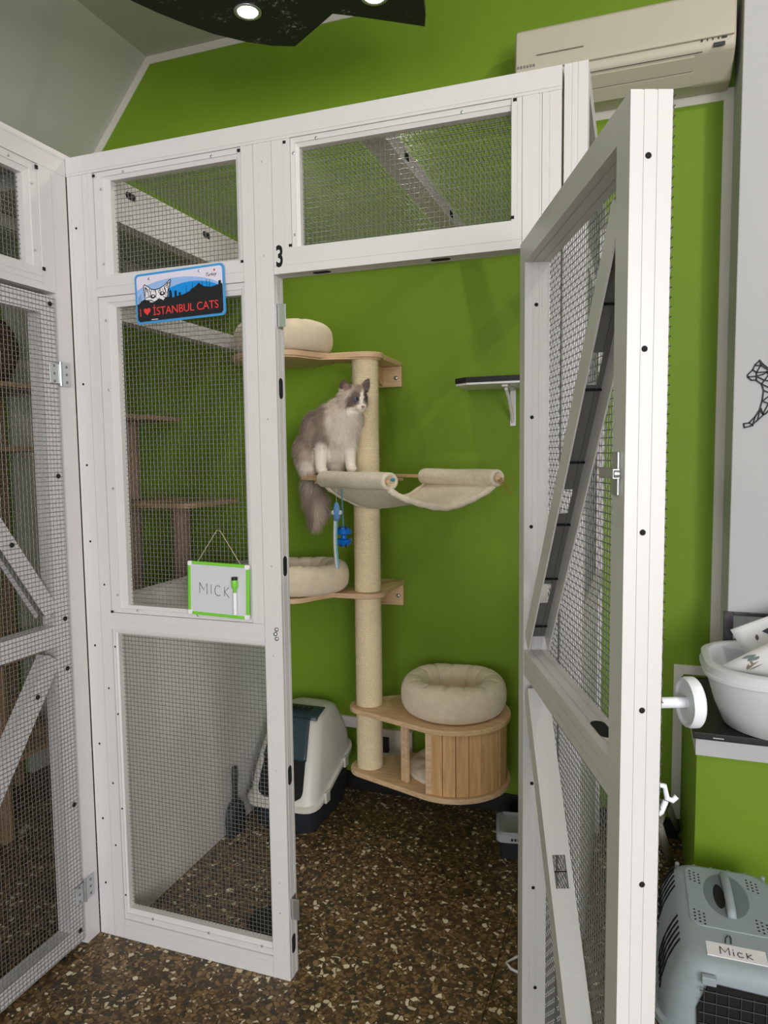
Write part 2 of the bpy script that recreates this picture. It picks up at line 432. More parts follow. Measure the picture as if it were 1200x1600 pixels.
# ================================================================== ENCLOSURE NUMBER 3
enc = thing('cat_enclosure', 'white wire mesh cat enclosure marked 3 with its door standing open', 'enclosure')
H = 2.371
def vpost(x0, x1, z0, z1, y0=0.0, dp=.05, parent=enc, name='post', gr=(.3, .7)):
    return bar(name, (x0, y0, z0), (x0, y0, z1), X_, Y_, x1-x0, dp, parent, grooves=gr)
def hrail(x0, x1, z0, z1, y0=0.0, dp=.05, parent=enc, name='rail', gr=(.35, .65)):
    return bar(name, (x0, y0, z0), (x1, y0, z0), Z_, Y_, z1-z0, dp, parent, grooves=gr)
vpost(.003, .0565, 0, 2.318, gr=(.22,)); vpost(.0575, .0945, 0, 2.318, gr=(.5,))
vpost(.582, .6175, 1.0365, 2.318, gr=(.5,)); p2 = vpost(.6185, .672, 0, 2.318, gr=(.25, .75))
vpost(.673, .7255, 1.979, 2.318, gr=(.62,))
vpost(1.2975, 1.3215, 1.979, 2.318, gr=(.5,)); vpost(1.3225, 1.3665, 0, 2.318, gr=(.85,)); vpost(1.3675, 1.4105, 0, 2.318, gr=(.35,))
hrail(0.0, 1.411, 2.3185, H, gr=(.12,))
hrail(.095, .5815, 1.968, 2.018, gr=(.5,)); hrail(.0948, .6178, .985, 1.036, y0=-.0005, dp=.05, gr=(.5,))
hrail(.095, .6178, 0.0, .062, gr=(.75,)); lint = hrail(.673, 1.3215, 1.978, 2.0425, y0=-.001, gr=(.3,))
def mesh_panel(x0, x1, z0, z1, hole, **kw):
    hx0, hx1, hz0, hz1 = hole
    p = panel_ring('mesh_panel', (0, 0, 0), X_, Z_, Y_, (x0, x1, z0, z1), hole, enc, **kw)
    wire_mesh('wire_mesh', (hx0-.006, .028, hz0-.006), X_, Z_, Y_, hx1-hx0+.012, hz1-hz0+.012, p)
    return p
pTL = mesh_panel(.096, .581, 2.019, 2.318, (.148, .560, 2.032, 2.293))
pM = mesh_panel(.096, .581, 1.037, 1.967, (.151, .565, 1.060, 1.937))
pB = mesh_panel(.096, .6176, .063, .984, (.108, .612, .096, .970))
pTR = mesh_panel(.7265, 1.2965, 2.0435, 2.318, (.748, 1.2945, 2.046, 2.295))
def screws(parent, L_, off=-.0005, r=.0035, mat=None):
    return tag(dots('screws', [(x, off, z) for x, z in L_], (0, -1, 0), r, parent, mat or M_steel, h=.0015), kind='stuff')
screws(pTL, [(.121, 2.27), (.121, 2.06), (.2, 2.308), (.49, 2.308)], off=.0035)
screws(pM, [(.12, 1.90), (.12, 1.70), (.12, 1.41), (.12, 1.09), (.19, 1.047), (.40, 1.047)], off=.0035)
screws(pB, [(.2, .082), (.4, .082), (.58, .082)], off=.0045)
screws(pTR, [(.735, 2.28), (.735, 2.075), (.80, 2.308), (1.18, 2.308)], off=.0035)
screws(p2, [(.645, 2.27), (.645, 2.03), (.645, 1.6), (.645, 1.2), (.645, .95), (.645, .62), (.645, .29), (.645, .20)], r=.0022)
tag(dots('drill_holes', [(.03, -.0005, z) for z in (2.17, 1.72, 1.48, 1.25, .93, .62, .38, .17)], (0, -1, 0), .0035, enc, M_hole, h=.0006), kind='stuff')
tag(dots('drill_holes', [(.075, -.0005, z) for z in (1.12, .8, .5, .3)]+[(.101, .0045, z) for z in (.93, .72, .42, .14)], (0, -1, 0), .003, enc, M_hole, h=.0006), kind='stuff')
mb = MB()   # dark notch gaps at the panel corners
for x, z in ((.099, 2.309), (.576, 2.309), (.578, 2.0215), (.1, 1.0385), (.711, 2.309), (.7225, 2.048), (1.3, 2.05), (1.305, 2.313)): mb.box((x-.004, -.0012, z-.0035), (x+.004, .001, z+.0035))
tag(mb.build('corner_gaps', M_hole, enc), kind='stuff')
# elongated knock-out holes on the post face beside the doorway and under the lintel
for px, py in ((438, 607), (447, 884), (452, 1212), (460, 1472)):
    p = at(px, py, 0, .672); mb = MB(); slot(mb, (.672, .025, p.z), Z_, Y_, X_, .056, .022); mb.build('slot_hole', M_hole, p2)
mb = MB()
for x in (.80, 1.12): mb = MB(); slot(mb, (x, .024, 1.978), X_, Y_, -Z_, .05, .02); mb.build('slot_hole', M_hole, lint)
# strike plates on the doorway post
for px, py in ((444, 497), (466, 1407)):
    p = at(px, py, 0, .675); mb = MB()
    mb.box((.672, .012, p.z-.032), (.675, .04, p.z+.032)); mb.box((.672, .012, p.z-.03), (.698, .015, p.z+.03))
    o = mb.build('strike_plate', M_steel, p2, bevel=.001)
p = at(437, 991, 1, 0.0); mb = MB()
for dz in (-.013, 0, .013): mb.lathe([(.006, 0), (.006, .004), (.003, .007)], (.652+(.004 if dz else 0), 0, p.z+dz), (0, -1, 0), 10)
mb.build('thumb_latch', M_steel, p2, smooth=True)
# number
place_text('number', '3', .075, (.679, -.0008, 1.998), X_, Z_, -Y_, M_hole, p2, bold=.0022, sx=.62)

# left partition (solid below, mesh above)
pp = MB().box((.045, .05, .0), (.0665, 1.14, 1.05)).build('partition_board', simple('white_board', srgb(222, 220, 218), rough=.45), enc)
bar('rail', (.02, .05, 1.05), (.02, 1.15, 1.05), X_, Z_, .0485, .012, enc)
bar('rail', (.02, .05, 1.925), (.02, 1.15, 1.925), X_, Z_, .0485, .055, enc)
br = bar('rail', (.02, .05, 2.225), (.02, 1.15, 2.225), X_, Z_, .0485, .13, enc, grooves=(.25,))
for y in (.2, .62): mb = MB(); slot(mb, (.0685, y, 2.32), Y_, Z_, X_, .05, .022); mb.build('slot_hole', M_hole, br)
bar('post', (.02, 1.1, 1.06), (.02, 1.1, 2.36), X_, Y_, .0485, .045, enc)
# right partition
vpost(1.416, 1.468, 0, H, gr=(.3, .55))
bar('rail', (1.42, .05, H-.05), (1.42, 1.15, H-.05), X_, Z_, .048, .05, enc)
bar('rail', (1.42, .05, 1.94), (1.42, 1.15, 1.94), X_, Z_, .048, .05, enc)
bar('rail', (1.42, .05, 1.0), (1.42, 1.15, 1.0), X_, Z_, .048, .05, enc)
bar('post', (1.42, 1.1, 0.0), (1.42, 1.1, H-.05), X_, Y_, .048, .048, enc)
MB().box((1.436, .05, 0), (1.452, 1.1, 1.0)).build('partition_board', pp.data.materials[0], enc)
wire_mesh('wire_mesh', (1.444, .05, 1.05), Y_, Z_, X_, 1.05, .89, enc, woven=False)
wire_mesh('wire_mesh', (1.444, .05, 1.99), Y_, Z_, X_, 1.05, .33, enc, woven=False)
# roof
rb = bar('roof_beam', (.888, .05, 2.322), (.888, 1.15, 2.322), X_, Z_, .066, .045, enc)
for y in (.28, .8): mb = MB(); slot(mb, (.954, y, 2.345), Y_, Z_, X_, .05, .02); mb.build('slot_hole', M_hole, rb)
hrail(.07, 1.42, 2.322, H, y0=1.11, dp=.045)
wire_mesh('wire_mesh', (.07, .05, 2.372), X_, Y_, Z_, 1.34, 1.06, enc, woven=False, r=.0009)

# ---- open door
DU = Vector((.349, -.937, 0)).normalized(); DN = Vector((.937, .349, 0)).normalized(); DP = Vector((1.329, -.07, 0))
DW, DT, DZ0, DZ1 = .68, .055, .03, 1.965
def D(u, n, z): return DP+DU*u+DN*n+Z_*z
mb = MB(); S = .05
mb.sweep(profile_section(S, DT, (.3, .55), gu=False), D(0, 0, DZ0), D(0, 0, DZ1), DU, DN)
mb.sweep(profile_section(S, DT, (.3, .62), gu=False), D(DW-S, 0, DZ0), D(DW-S, 0, DZ1), DU, DN)
mb.sweep(profile_section(S, DT-.001, (.3, .7), gu=False), D(S, 0, DZ1-S), D(DW-S, 0, DZ1-S), Z_, DN)
mb.sweep(profile_section(S, DT-.001, (.3, .7), gu=False), D(S, 0, DZ0), D(DW-S, 0, DZ0), Z_, DN)
door = mb.build('door', M_white, enc)
ZM0, ZM1 = .998, 1.055
mr = bar('door_rail', D(S, 0.001, ZM0), D(DW-S, 0.001, ZM0), Z_, DN, ZM1-ZM0, DT-.004, door)
mb = MB(); slot(mb, D(DW-.16, DT*.5, ZM1), DU, DN, Z_, .07, .024); mb.build('slot_hole', M_hole, mr)
M_mill = simple('mill_finish_aluminium', (.22, .22, .21), rough=.4, metal=.5)
def brace(u0, z0, u1, z1, ts, wd=.045):
    # C-channel, open on its lower side, web pierced by elongated slots
    a = D(u0, .003, z0); b = D(u1, .003, z1); d = (b-a).normalized(); L_ = (b-a).length; up = d.cross(DN).normalized()
    if up.z < 0: up = -up
    T_ = DT-.008; k = .003; sl, sw = .06, .026; mbx = MB(); lin_ = MB()
    for n0 in (0, T_-k): mbx.obox((a+b)/2+DN*(n0+k/2), d, up, DN, L_/2, wd/2, k/2)
    def plate(mb_, c_up, th, inset):
        w0 = T_-2*k-inset; c0 = T_/2
        for s_ in (-1, 1): mb_.obox((a+b)/2+up*c_up+DN*(c0+s_*(sw/2+(w0-sw)/4)), d, up, DN, L_/2-inset, th, (w0-sw)/4)
        cuts = [inset]+[x for t in ts for x in (t*L_-sl/2, t*L_+sl/2)]+[L_-inset]
        for q0, q1 in zip(cuts[0::2], cuts[1::2]): mb_.obox(a+d*((q0+q1)/2)+up*c_up+DN*c0, d, up, DN, (q1-q0)/2, th, sw/2)
        return cuts
    plate(mbx, wd/2-.0012, .0012, 0); plate(lin_, wd/2-.0032, .0007, .0004)
    o = mbx.build('brace', M_white, door)
    for f in (.25, .75): lin_.obox((a+b)/2+up*(wd/2-.005)+DN*(T_*f), d, up, DN, L_/2-.002, .0012, .0012)
    lin_.build('channel_shade_lining', M_mill, door)  # grey metal lining, its colour also standing in for the channel's dark depth
    cr = MB()
    for f in (.04, .2, .36, .52, .68, .84): cr.obox(a+d*(f*L_)+up*(wd/2-.006)+DN*(T_/2), DN, up, d, T_/2-k, .0025, .0012)
    tag(cr.build('channel_clips', M_hole, door), kind='stuff')
    return o
brace(S+.018, ZM1+.02, DW-S-.006, DZ1-S-.075, (.15, .42, .72))
brace(S+.012, ZM0-.035, DW-S-.012, DZ0+S+.03, (.36, .75))
wm = wire_mesh('wire_mesh', D(-.0, DT+.0015, DZ0+.004), DU, Z_, DN, DW, DZ1-DZ0-.008, door, over=.003)
# drill holes on stile edges
pts = []
for px, py in ((1013, 243), (1007, 545), (1004, 832), (1003, 1110), (1003, 1382)): pts.append(ray_plane(px, py, D(DW, 0, 0), DU)+DU*.0004)
tag(dots('drill_holes', pts, DU, .0042, door, M_hole, h=.0006), kind='stuff')
pts = []
for px, py in ((838, 476), (831, 652), (830, 823), (831, 1224), (833, 1387), (836, 1543)): pts.append(ray_plane(px, py, D(S, 0, 0), DU)+DU*.0004)
tag(dots('drill_holes', pts, DU, .0042, door, M_hole, h=.0006), kind='stuff')
# pull knob on the outer side: bar and disc
q = ray_plane(1088, 1097, D(DW-.10, DT+.105, 0), DN)
zk = q.z; uk = (q-DP).dot(DU)
mb = MB(); mb.lathe([(.012, 0), (.0085, .004), (.0085, .095)], D(uk, DT, zk), DN, 20)
kn = mb.build('pull_knob', simple('white_plastic', srgb(232, 234, 240), rough=.35), door, auto=35)
mb = MB(); mb.lathe([(.0, .0), (.032, .0), (.034, -.004), (.037, -.004), (.039, .001), (.039, .012), (.036, .015), (0, .015)], D(uk, DT+.09, zk), DN, 40)
mb.build('knob_disc', kn.data.materials[0], kn, auto=35)
# latch on the inner face of the free stile
q = ray_plane(966, 740, D(DW, 0, 0), DN); ul = (q-DP).dot(DU); zl = q.z
mb = MB(); mb.obox(D(DW-.03, -.002, zl), DU, DN, Z_, .012, .002, .03); mb.obox(D(DW-.04, -.008, zl), DU, DN, Z_, .03, .005, .007); mb.lathe([(.006, 0), (.006, .008)], D(DW-.012, -.012, zl), DN, 10)
mb.build('latch', M_steel, door, bevel=.001)
# small white hook latch outside
q = ray_plane(1040, 1247, D(DW-.06, DT+.02, 0), DN); uh = (q-DP).dot(DU)
mb = MB(); mb.tube([D(uh, DT, q.z+.022), D(uh, DT+.018, q.z+.018), D(uh, DT+.022, q.z), D(uh, DT+.03, q.z-.004), D(uh, DT+.036, q.z+.002)], .004, 8); mb.tube([D(uh, DT, q.z-.03), D(uh, DT+.014, q.z-.02), D(uh, DT+.02, q.z-.004)], .0045, 8)
mb.build('door_hook', kn.data.materials[0], door, smooth=True)
# hinges
for z in (.25, 1.05, 1.75):
    mb = MB(); mb.lathe([(.006, -.03), (.006, .03)], D(-.004, DT+.004, z), Z_, 10); mb.obox(D(-.004, DT+.002, z), DN, DU, Z_, .001, .02, .028); mb.build('hinge', M_steel, door)

# ================================================================== LEFT ENCLOSURE (runs towards the viewer)
encL = thing('cat_enclosure', 'white wire mesh cat enclosure at left edge with closed braced door', 'enclosure')
def lpost(y0, y1, z0, z1, x0=-.05, dp=.05, name='post', gr=(.3, .7)): return bar(name, (x0, y0, z0), (x0, y0, z1), Y_, X_, y1-y0, dp, encL, grooves=gr)
def lrail(y0, y1, z0, z1, x0=-.05, dp=.05, name='rail', gr=(.35, .65)): return bar(name, (x0, y0, z0), (x0, y1, z0), Z_, X_, z1-z0, dp, encL, grooves=gr)
lp = lpost(-.056, -.002, 0, 2.318, gr=()); lpost(-.103, -.057, 1.975, 2.318, gr=()); lrail(-1.0, -.001, 2.3185, H, gr=(.15,))
lpost(-.80, -.74, 0, 2.318); lrail(-.74, -.1035, 1.975, 2.03)
pL = panel_ring('mesh_panel', (0, 0, 0), Y_, Z_, -X_, (-.74, -.104, 2.031, 2.318), (-.70, -.150, 2.042, 2.281), encL)
wire_mesh('wire_mesh', (-.028, -.706, 2.036), Y_, Z_, X_, .562, .251, pL)
tag(dots('screws', [(-.003, -.125, 2.26), (-.003, -.125, 2.08), (-.003, -.2, 2.305)], X_, .0035, pL, M_steel, h=.0015), kind='stuff')
mb = MB()
for y, z in ((-.108, 2.309), (-.098, 2.035)): mb.box((-.001, y-.006, z-.006), (.0012, y+.004, z+.004))
tag(mb.build('corner_gaps', M_hole, encL), kind='stuff')
LY0, LY1, LZ0, LZ1 = -.735, -.066, .02, 1.962
mb = MB(); ps = profile_section(.05, .05, (.3, .7))
mb.sweep(ps, (-.052, LY1-.05, LZ0), (-.052, LY1-.05, LZ1), Y_, X_); mb.sweep(ps, (-.052, LY0, LZ0), (-.052, LY0, LZ1), Y_, X_)
ps2 = profile_section(.05, .049, (.3, .7))
mb.sweep(ps2, (-.052, LY0+.05, LZ1-.05), (-.052, LY1-.05, LZ1-.05), Z_, X_); mb.sweep(ps2, (-.052, LY0+.05, LZ0), (-.052, LY1-.05, LZ0), Z_, X_)
dl = mb.build('door', M_white, encL)
bar('door_rail', (-.051, LY0+.05, .955), (-.051, LY1-.05, .955), Z_, X_, .06, .048, dl)
def lbrace(y0, z0, y1, z1, wd=.05):
    a = V(-.05, y0, z0); b = V(-.05, y1, z1); d = (b-a).normalized(); sd = d.cross(X_).normalized()
    if sd.z < 0: sd = -sd
    L_ = (b-a).length/2; m_ = (a+b)/2; mbx = MB()
    mbx.obox(m_+X_*.0435, d, sd, X_, L_, wd/2, .0015); mbx.obox(m_+X_*.0015, d, sd, X_, L_, wd/2, .0015); mbx.obox(m_+X_*.0225+sd*(wd/2-.0015), d, sd, X_, L_, .0015, .0195)
    mbx.build('brace', M_white, dl)
    mbx = MB(); mbx.obox(m_+X_*.0225+sd*(wd/2-.0045), d, sd, X_, L_-.001, .001, .0188); mbx.obox(m_+X_*.0225-sd*(wd/2-.012), d, sd, X_, L_-.001, .001, .0188); mbx.build('channel_shade_lining', M_mill, dl)  # dark strips stand in for the shade inside the hollow brace
lbrace(-.125, 1.055, LY0+.06, 1.90); lbrace(-.125, .92, LY0+.06, .14)
wire_mesh('wire_mesh', (.0, LY0, LZ0+.003), Y_, Z_, X_, LY1-LY0-.003, LZ1-LZ0-.006, dl, over=.002)
tag(dots('screws', [(.001, -.085, z) for z in (1.94, 1.45, 1.03, .88, .46, .06)]+[(.001, -.26, 1.27), (.001, -.2, .83)], X_, .007, dl, M_hole, h=.003), kind='stuff')
for z in (1.745, .175):
    mb = MB(); mb.box((.0015, -.052, z-.035), (.004, -.02, z+.035)); mb.box((.0015, -.1, z-.028), (.004, -.066, z+.028)); mb.lathe([(.006, -.035), (.006, .035)], (.005, -.06, z), Z_, 10)
    hg = mb.build('hinge', M_steel, dl, bevel=.0008)
    tag(dots('hinge_screws', [(.004, yy, z+dz) for yy in (-.036, -.083) for dz in (-.022, 0, .022)], X_, .0042, hg, M_mill, h=.0015), kind='stuff')
lrail(-1.0, -.8, 0, .06)
# top rails of the left enclosure that run along the back and roof mesh
bar('roof_beam', (-1.1, .02, 2.32), (-.05, .02, 2.32), Y_, Z_, .05, .05, encL)
bar('roof_beam', (-.6, -1.0, 2.322), (-.6, 1.1, 2.322), X_, Z_, .06, .045, encL)
MB().box((-1.14, -1.04, 2.3725), (-.004, 1.14, 2.384)).build('roof_board', pp.data.materials[0], encL)
MB().box((-1.14, -1.035, 0), (-.004, -1.01, 2.32)).build('partition_board', pp.data.materials[0], encL)  # unseen partition, added to keep window light out of the left enclosure

# ================================================================== CEILING PANEL AND SPOTLIGHTS
def black_panel_mat():
    m, nt, b = new_mat('black_scuffed_panel'); N = nt.nodes; L = nt.links
    tc = N.new('ShaderNodeTexCoord')
    n = N.new('ShaderNodeTexNoise'); n.inputs['Scale'].default_value = 95; n.inputs['Detail'].default_value = 6; n.inputs['Roughness'].default_value = .7
    n2 = N.new('ShaderNodeTexNoise'); n2.inputs['Scale'].default_value = 9; n2.inputs['Detail'].default_value = 3
    L.new(tc.outputs['Object'], n.inputs['Vector']); L.new(tc.outputs['Object'], n2.inputs['Vector'])
    a = N.new('ShaderNodeMath'); a.operation = 'MULTIPLY'; L.new(n.outputs['Fac'], a.inputs[0]); L.new(n2.outputs['Fac'], a.inputs[1])
    r = N.new('ShaderNodeValToRGB'); r.color_ramp.elements[0].position = .355; r.color_ramp.elements[0].color = (.006, .007, .006, 1)
    r.color_ramp.elements[1].position = .43; r.color_ramp.elements[1].color = (.35, .36, .33, 1)
    L.new(a.outputs[0], r.inputs['Fac']); L.new(r.outputs['Color'], b.inputs['Base Color']); b.inputs['Roughness'].default_value = .6
    return m
ZP = 2.95
poly = [(p.x, p.y) for p in (at(x, y, 2, ZP) for x, y in ((195, -3), (245, 20), (290, 38), (335, 54), (385, 66), (425, 72), (461, 73), (490, 48), (520, 22), (562, 27), (610, 34), (664, 42), (665, 25), (661, -5)))]
poly += [(1.05, .1), (.95, -.45), (.35, -.75), (-.3, -.5), (-.32, -.15)]
pn = MB().prism(poly, (0, 0, ZP), X_, Y_, Z_, .03).build('ceiling_panel', black_panel_mat(), bevel=.002)
tag(pn, 'scuffed black cut-out panel hanging under the ceiling with a lit spotlight', 'panel')
for x, y in ((.3, -.2), (.6, .2)): MB().box((x-.01, y-.01, ZP+.03), (x+.01, y+.01, ZC)).build('hanger', M_steel, pn)
M_glow = bpy.data.materials.new('lamp_glow'); M_glow.use_nodes = True
_nt = M_glow.node_tree; _b = _nt.nodes['Principled BSDF']; _b.inputs['Emission Color'].default_value = (1, .95, .86, 1); _b.inputs['Emission Strength'].default_value = 14
def downlight(c, label, power, target, ring=.045, angle=120):
    t = thing('ceiling_spotlight', label, 'spotlight', c, group='spotlights in the ceiling')
    mb = MB(); mb.lathe([(ring*.72, 0.0), (ring*.78, -.004), (ring, -.003), (ring, .0)], (0, 0, 0), Z_, 32); mb.build('bezel', M_steel, t, smooth=True)
    mb = MB(); mb.lathe([(0, -.002), (ring*.72, -.002)], (0, 0, 0), Z_, 32); mb.build('lens', M_glow, t)
    s = spot_light('spotlight_lamp', (0, 0, -.012), (target[0]-c[0], target[1]-c[1], target[2]-c[2]), power, angle=angle); s.parent = t
    return t
pA = at(387, 18, 2, ZP); downlight((pA.x, pA.y, ZP), 'lit round spotlight set in the black ceiling panel', 14, (.36, .5, 0))
pB_ = at(585, -6, 2, ZP); downlight((pB_.x, pB_.y, ZP), 'round spotlight cut off by the top edge in black panel', 14, (.75, .45, 0))
downlight((2.55, -.55, ZC), 'round spotlight in the ceiling above the open door, outside the picture', 48, (1.0, 1.0, 1.2), angle=110)
downlight((.35, -3.3, ZC), 'added unseen ceiling spotlight behind the viewer to brighten the front floor', 22, (.5, -1.4, 0), angle=130)  # made-up lamp, added to brighten the floor in front of the cages

# ================================================================== AIR CONDITIONER
M_ac = simple('ac_ivory_plastic', srgb(192, 185, 167), rough=.45)
ac = thing('air_conditioner', 'cream wall-mounted air conditioner above the enclosure on green wall', 'air conditioner', (1.51, YB, 2.74))
def acp(prof, x0, x1, name, mat, parent, bevel=.006):
    mb = MB(); mb.prism([(y-YB, z-2.74) for y, z in prof], (x0-1.51, 0, 0), Y_, Z_, X_, x1-x0); return mb.build(name, mat, parent, bevel=bevel, seg=3)
body = acp([(1.16, 3.03), (1.02, 3.03), (.965, 3.0), (.95, 2.97), (.945, 2.845), (.958, 2.815), (1.06, 2.755), (1.16, 2.765)], 1.152, 1.868, 'body', M_ac, ac, .01)
acp([(.955, 2.995), (.945, 2.985), (.934, 2.87), (.936, 2.845), (.955, 2.845)], 1.158, 1.862, 'front_panel', M_ac, ac, .004)
acp([(1.16, 3.0), (1.13, 3.0), (1.13, 2.79), (1.16, 2.79)], 1.125, 1.152, 'mounting_plate', M_ac, ac, .002)
# louver flaps on the slanting underside
def undr(t, off=0.0): # point on underside from front edge to back
    a = Vector((0, .958-YB, 2.815-2.74)); b = Vector((0, 1.06-YB, 2.755-2.74)); n = Vector((0, -(2.815-2.755), -(1.06-.958))).normalized()
    return a+(b-a)*t+n*off
for t0, t1 in ((.08, .5), (.53, .95)):
    mb = MB(); c = (undr(t0)+undr(t1))/2; dd = (undr(t1)-undr(t0)); mb.obox(c+Vector((-.035, 0, 0))+(undr(0, .002)-undr(0)), X_, dd, X_.cross(dd), .27, dd.length/2, .003); mb.build('louver', M_ac, ac, bevel=.001)
M_dark = simple('dark_print', (.03, .03, .035), rough=.6)
mb = MB(); nrm = (undr(0, 1)-undr(0)); c = undr(.02, .001)
mb.obox(Vector((-.0425, 0, 0))+undr(.0, .0008), X_, Y_, nrm, .3, .001, .001)
mb.build('seam', M_dark, ac)
mb = MB()
for x, wd in ((.255, .006), (.272, .003), (.288, .003), (.305, .004), (.322, .016)): mb.box((x-wd/2, -.2175, .1), (x+wd/2, -.2145, .1+.008))
mb.box((.29, .945-YB-.001, .078), (.325, .945-YB+.002, .09)); mb.build('indicator_marks', M_dark, ac)
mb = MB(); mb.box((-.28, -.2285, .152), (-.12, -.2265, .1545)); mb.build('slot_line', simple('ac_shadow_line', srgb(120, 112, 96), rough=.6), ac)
mb = MB()
for i in range(6): mb.box((-.347+i*.011, -.2275, .118), (-.340+i*.011, -.2255, .126))
mb.build('maker_mark', simple('grey_print', (.2, .2, .2), rough=.6), ac)

# ================================================================== PIER DECAL
lines = [[(1187,563),(1180,570),(1176,578),(1168,586),(1169,590),(1174,594),(1181,594),(1190,600),(1193,610),(1191,625),(1187,640),(1180,651),(1170,661),(1162,662),(1163,668),(1172,666),(1182,658),(1193,648),(1200,643)],
 [(1187,563),(1192,569),(1200,575)], [(1187,563),(1189,571),(1181,571)], [(1189,571),(1200,578)], [(1176,578),(1182,582),(1182,594)], [(1168,589),(1181,588),(1192,585),(1200,581)], [(1182,582),(1188,572)], [(1182,582),(1200,581)],
 [(1182,588),(1194,594),(1200,595)], [(1190,600),(1200,587)], [(1190,600),(1200,605)], [(1193,610),(1200,613)], [(1191,627),(1200,620)], [(1191,627),(1200,630)], [(1189,638),(1192,647),(1200,632)], [(1187,641),(1193,648)], [(1172,661),(1176,665),(1180,651)], [(1184,655),(1187,641)]]
mb = MB(); M_blackm = simple('black_matt', (.008, .008, .008), rough=.6)
for ln in lines:
    P3 = [at(x, y, 1, .948) for x, y in ln]
    for a, b in zip(P3[:-1], P3[1:]):
        d = b-a; mb.obox((a+b)/2, d, Y_, d.cross(Y_), d.length/2+.0015, .0025, .0021)
# the rest of the prowling cat beyond the edge of the picture
tail = [(1.985,1.76),(2.08,1.74),(2.16,1.76),(2.22,1.72),(2.24,1.62),(2.2,1.55),(2.1,1.6),(2.0,1.64),(1.985,1.62)]
for (a, b), (c, d_) in zip(tail[:-1], tail[1:]):
    A = V(a, .948, b); B = V(c, .948, d_); d = B-A; mb.obox((A+B)/2, d, Y_, d.cross(Y_), d.length/2+.001, .0025, .0021)
for (a, b), (c, d_) in (((1.985,1.76),(2.1,1.6)), ((2.08,1.74),(2.0,1.64)), ((2.08,1.74),(2.2,1.55)), ((2.16,1.76),(2.1,1.6)), ((2.16,1.76),(2.24,1.62))):
    A = V(a, .948, b); B = V(c, .948, d_); d = B-A; mb.obox((A+B)/2, d, Y_, d.cross(Y_), d.length/2+.001, .0025, .0021)
tag(mb.build('wall_ornament', M_blackm), 'black geometric line-art prowling cat mounted on the white pier', 'wall ornament')

# ================================================================== BUILT-IN LEDGE
lg = thing('built_in_ledge', 'low green boxed ledge with black top beside the open door', 'ledge', (1.76, .58, 0))
MB().box((.012, .012, 0), (1.4, YB-.002-.58, .596)).build('body', M_green, lg)
MB().box((.008, .004, .575), (1.4, .368, .6255)).build('front_band', M_pier, lg)
MB().prism([(0, 0), (1.4, 0), (1.4, .368), (.126, .368), (.126, YB-.586), (0, YB-.586)], (0, 0, .626), X_, Y_, Z_, .022).build('top_slab', simple('black_ledge_top', (.01, .01, .01), rough=.35), lg, bevel=.002)
mb = MB(); mb.box((.055, -.0008, .633), (.085, .001, .6365)); mb.build('white_mark', M_pier, lg)

# ================================================================== SIGN PLATE
P0 = at(215, 508, 1, -.006); ax = (at(354, 492, 1, -.006)-P0); PWd = ax.length; ua = ax.normalized(); va = ua.cross(Y_)*-1
if va.z < 0: va = -va
PHt = .139
sg = thing('sign_plate', 'blue bordered metal sign reading I love Istanbul cats hung on the mesh', 'sign', P0)
def rrect(x0, y0, x1, y1, r, n=6):
    out = []
    for cx, cy, a0 in ((x1-r, y0+r, -PI/2), (x1-r, y1-r, 0), (x0+r, y1-r, PI/2), (x0+r, y0+r, PI)):
        for k in range(n+1): a = a0+PI/2*k/n; out.append((cx+r*math.cos(a), cy+r*math.sin(a)))
    return out
NA = -Y_
def flat(poly, d, t, mat, name, parent=sg): return MB().prism(poly, NA*d, ua, va, NA, t).build(name, mat, parent)
M_sblue = simple('sign_blue', srgb(64, 150, 214), rough=.3); M_slav = simple('sign_lavender', srgb(222, 216, 232), rough=.3); M_spale = simple('sign_pale_blue', srgb(150, 184, 232), rough=.3)
M_ssky = simple('sign_sky_blue', srgb(20, 140, 222), rough=.3); M_sblk = simple('sign_black', (.008, .009, .012), rough=.35); M_sred = simple('sign_red', srgb(232, 60, 60), rough=.35); M_swht = simple('sign_white', srgb(236, 232, 238), rough=.35)
base = flat(rrect(0, 0, PWd, PHt, .012), 0, .002, M_sblue, 'plate')
b_ = .0062; W0, W1, Q0, Q1 = b_, PWd-b_, b_, PHt-b_
flat(rrect(W0, Q0, W1, Q1, .009), .002, .0004, M_slav, 'print_ground', base)
def clip_arc(cx, cy, rx, ry, n=40):
    out = [(W0, Q0+.02)]+[(W1, Q0+.02)]
    for k in range(n+1):
        x = W1-(W1-W0)*k/n; t = (x-cx)/rx
        y = cy+ry*math.sqrt(max(0, 1-t*t)); out.append((x, min(max(y, Q0+.03), Q1-.002)))
    return out
flat(clip_arc(.135, .055, .165, .062), .0024, .0003, M_spale, 'print_pale_arc', base)
flat(clip_arc(.185, .035, .125, .066), .0027, .0003, M_ssky, 'print_blue_arc', base)
sky = [(W0+.0, Q0+.006), (W0+.006, Q0), (W1-.006, Q0), (W1, Q0+.006)]
prof = [(W1, .073), (W1-.004, .074), (W1-.004, .082), (W1-.012, .082), (W1-.012, .072), (.262, .070), (.25, .068), (.238, .070), (.228, .072), (.218, .078), (.212, .083), (.205, .078), (.196, .072), (.188, .070), (.182, .064), (.17, .060), (.16, .057), (.152, .056), (.152, .064), (.146, .064), (.146, .056), (.139, .055), (.139, .070), (.132, .070), (.132, .054), (.124, .052), (.122, .072), (.116, .074), (.114, .056), (.10, .054), (.094, .048), (.088, .052), (.080, .054), (.07, .05), (.06, .046), (.05, .047), (.045, .053), (.03, .056), (.02, .052), (.014, .046), (W0, .044)]
prof = [(x, y+.011) for x, y in prof]
flat(sky+prof, .0034, .0004, M_sblk, 'print_skyline', base)
mb = MB()
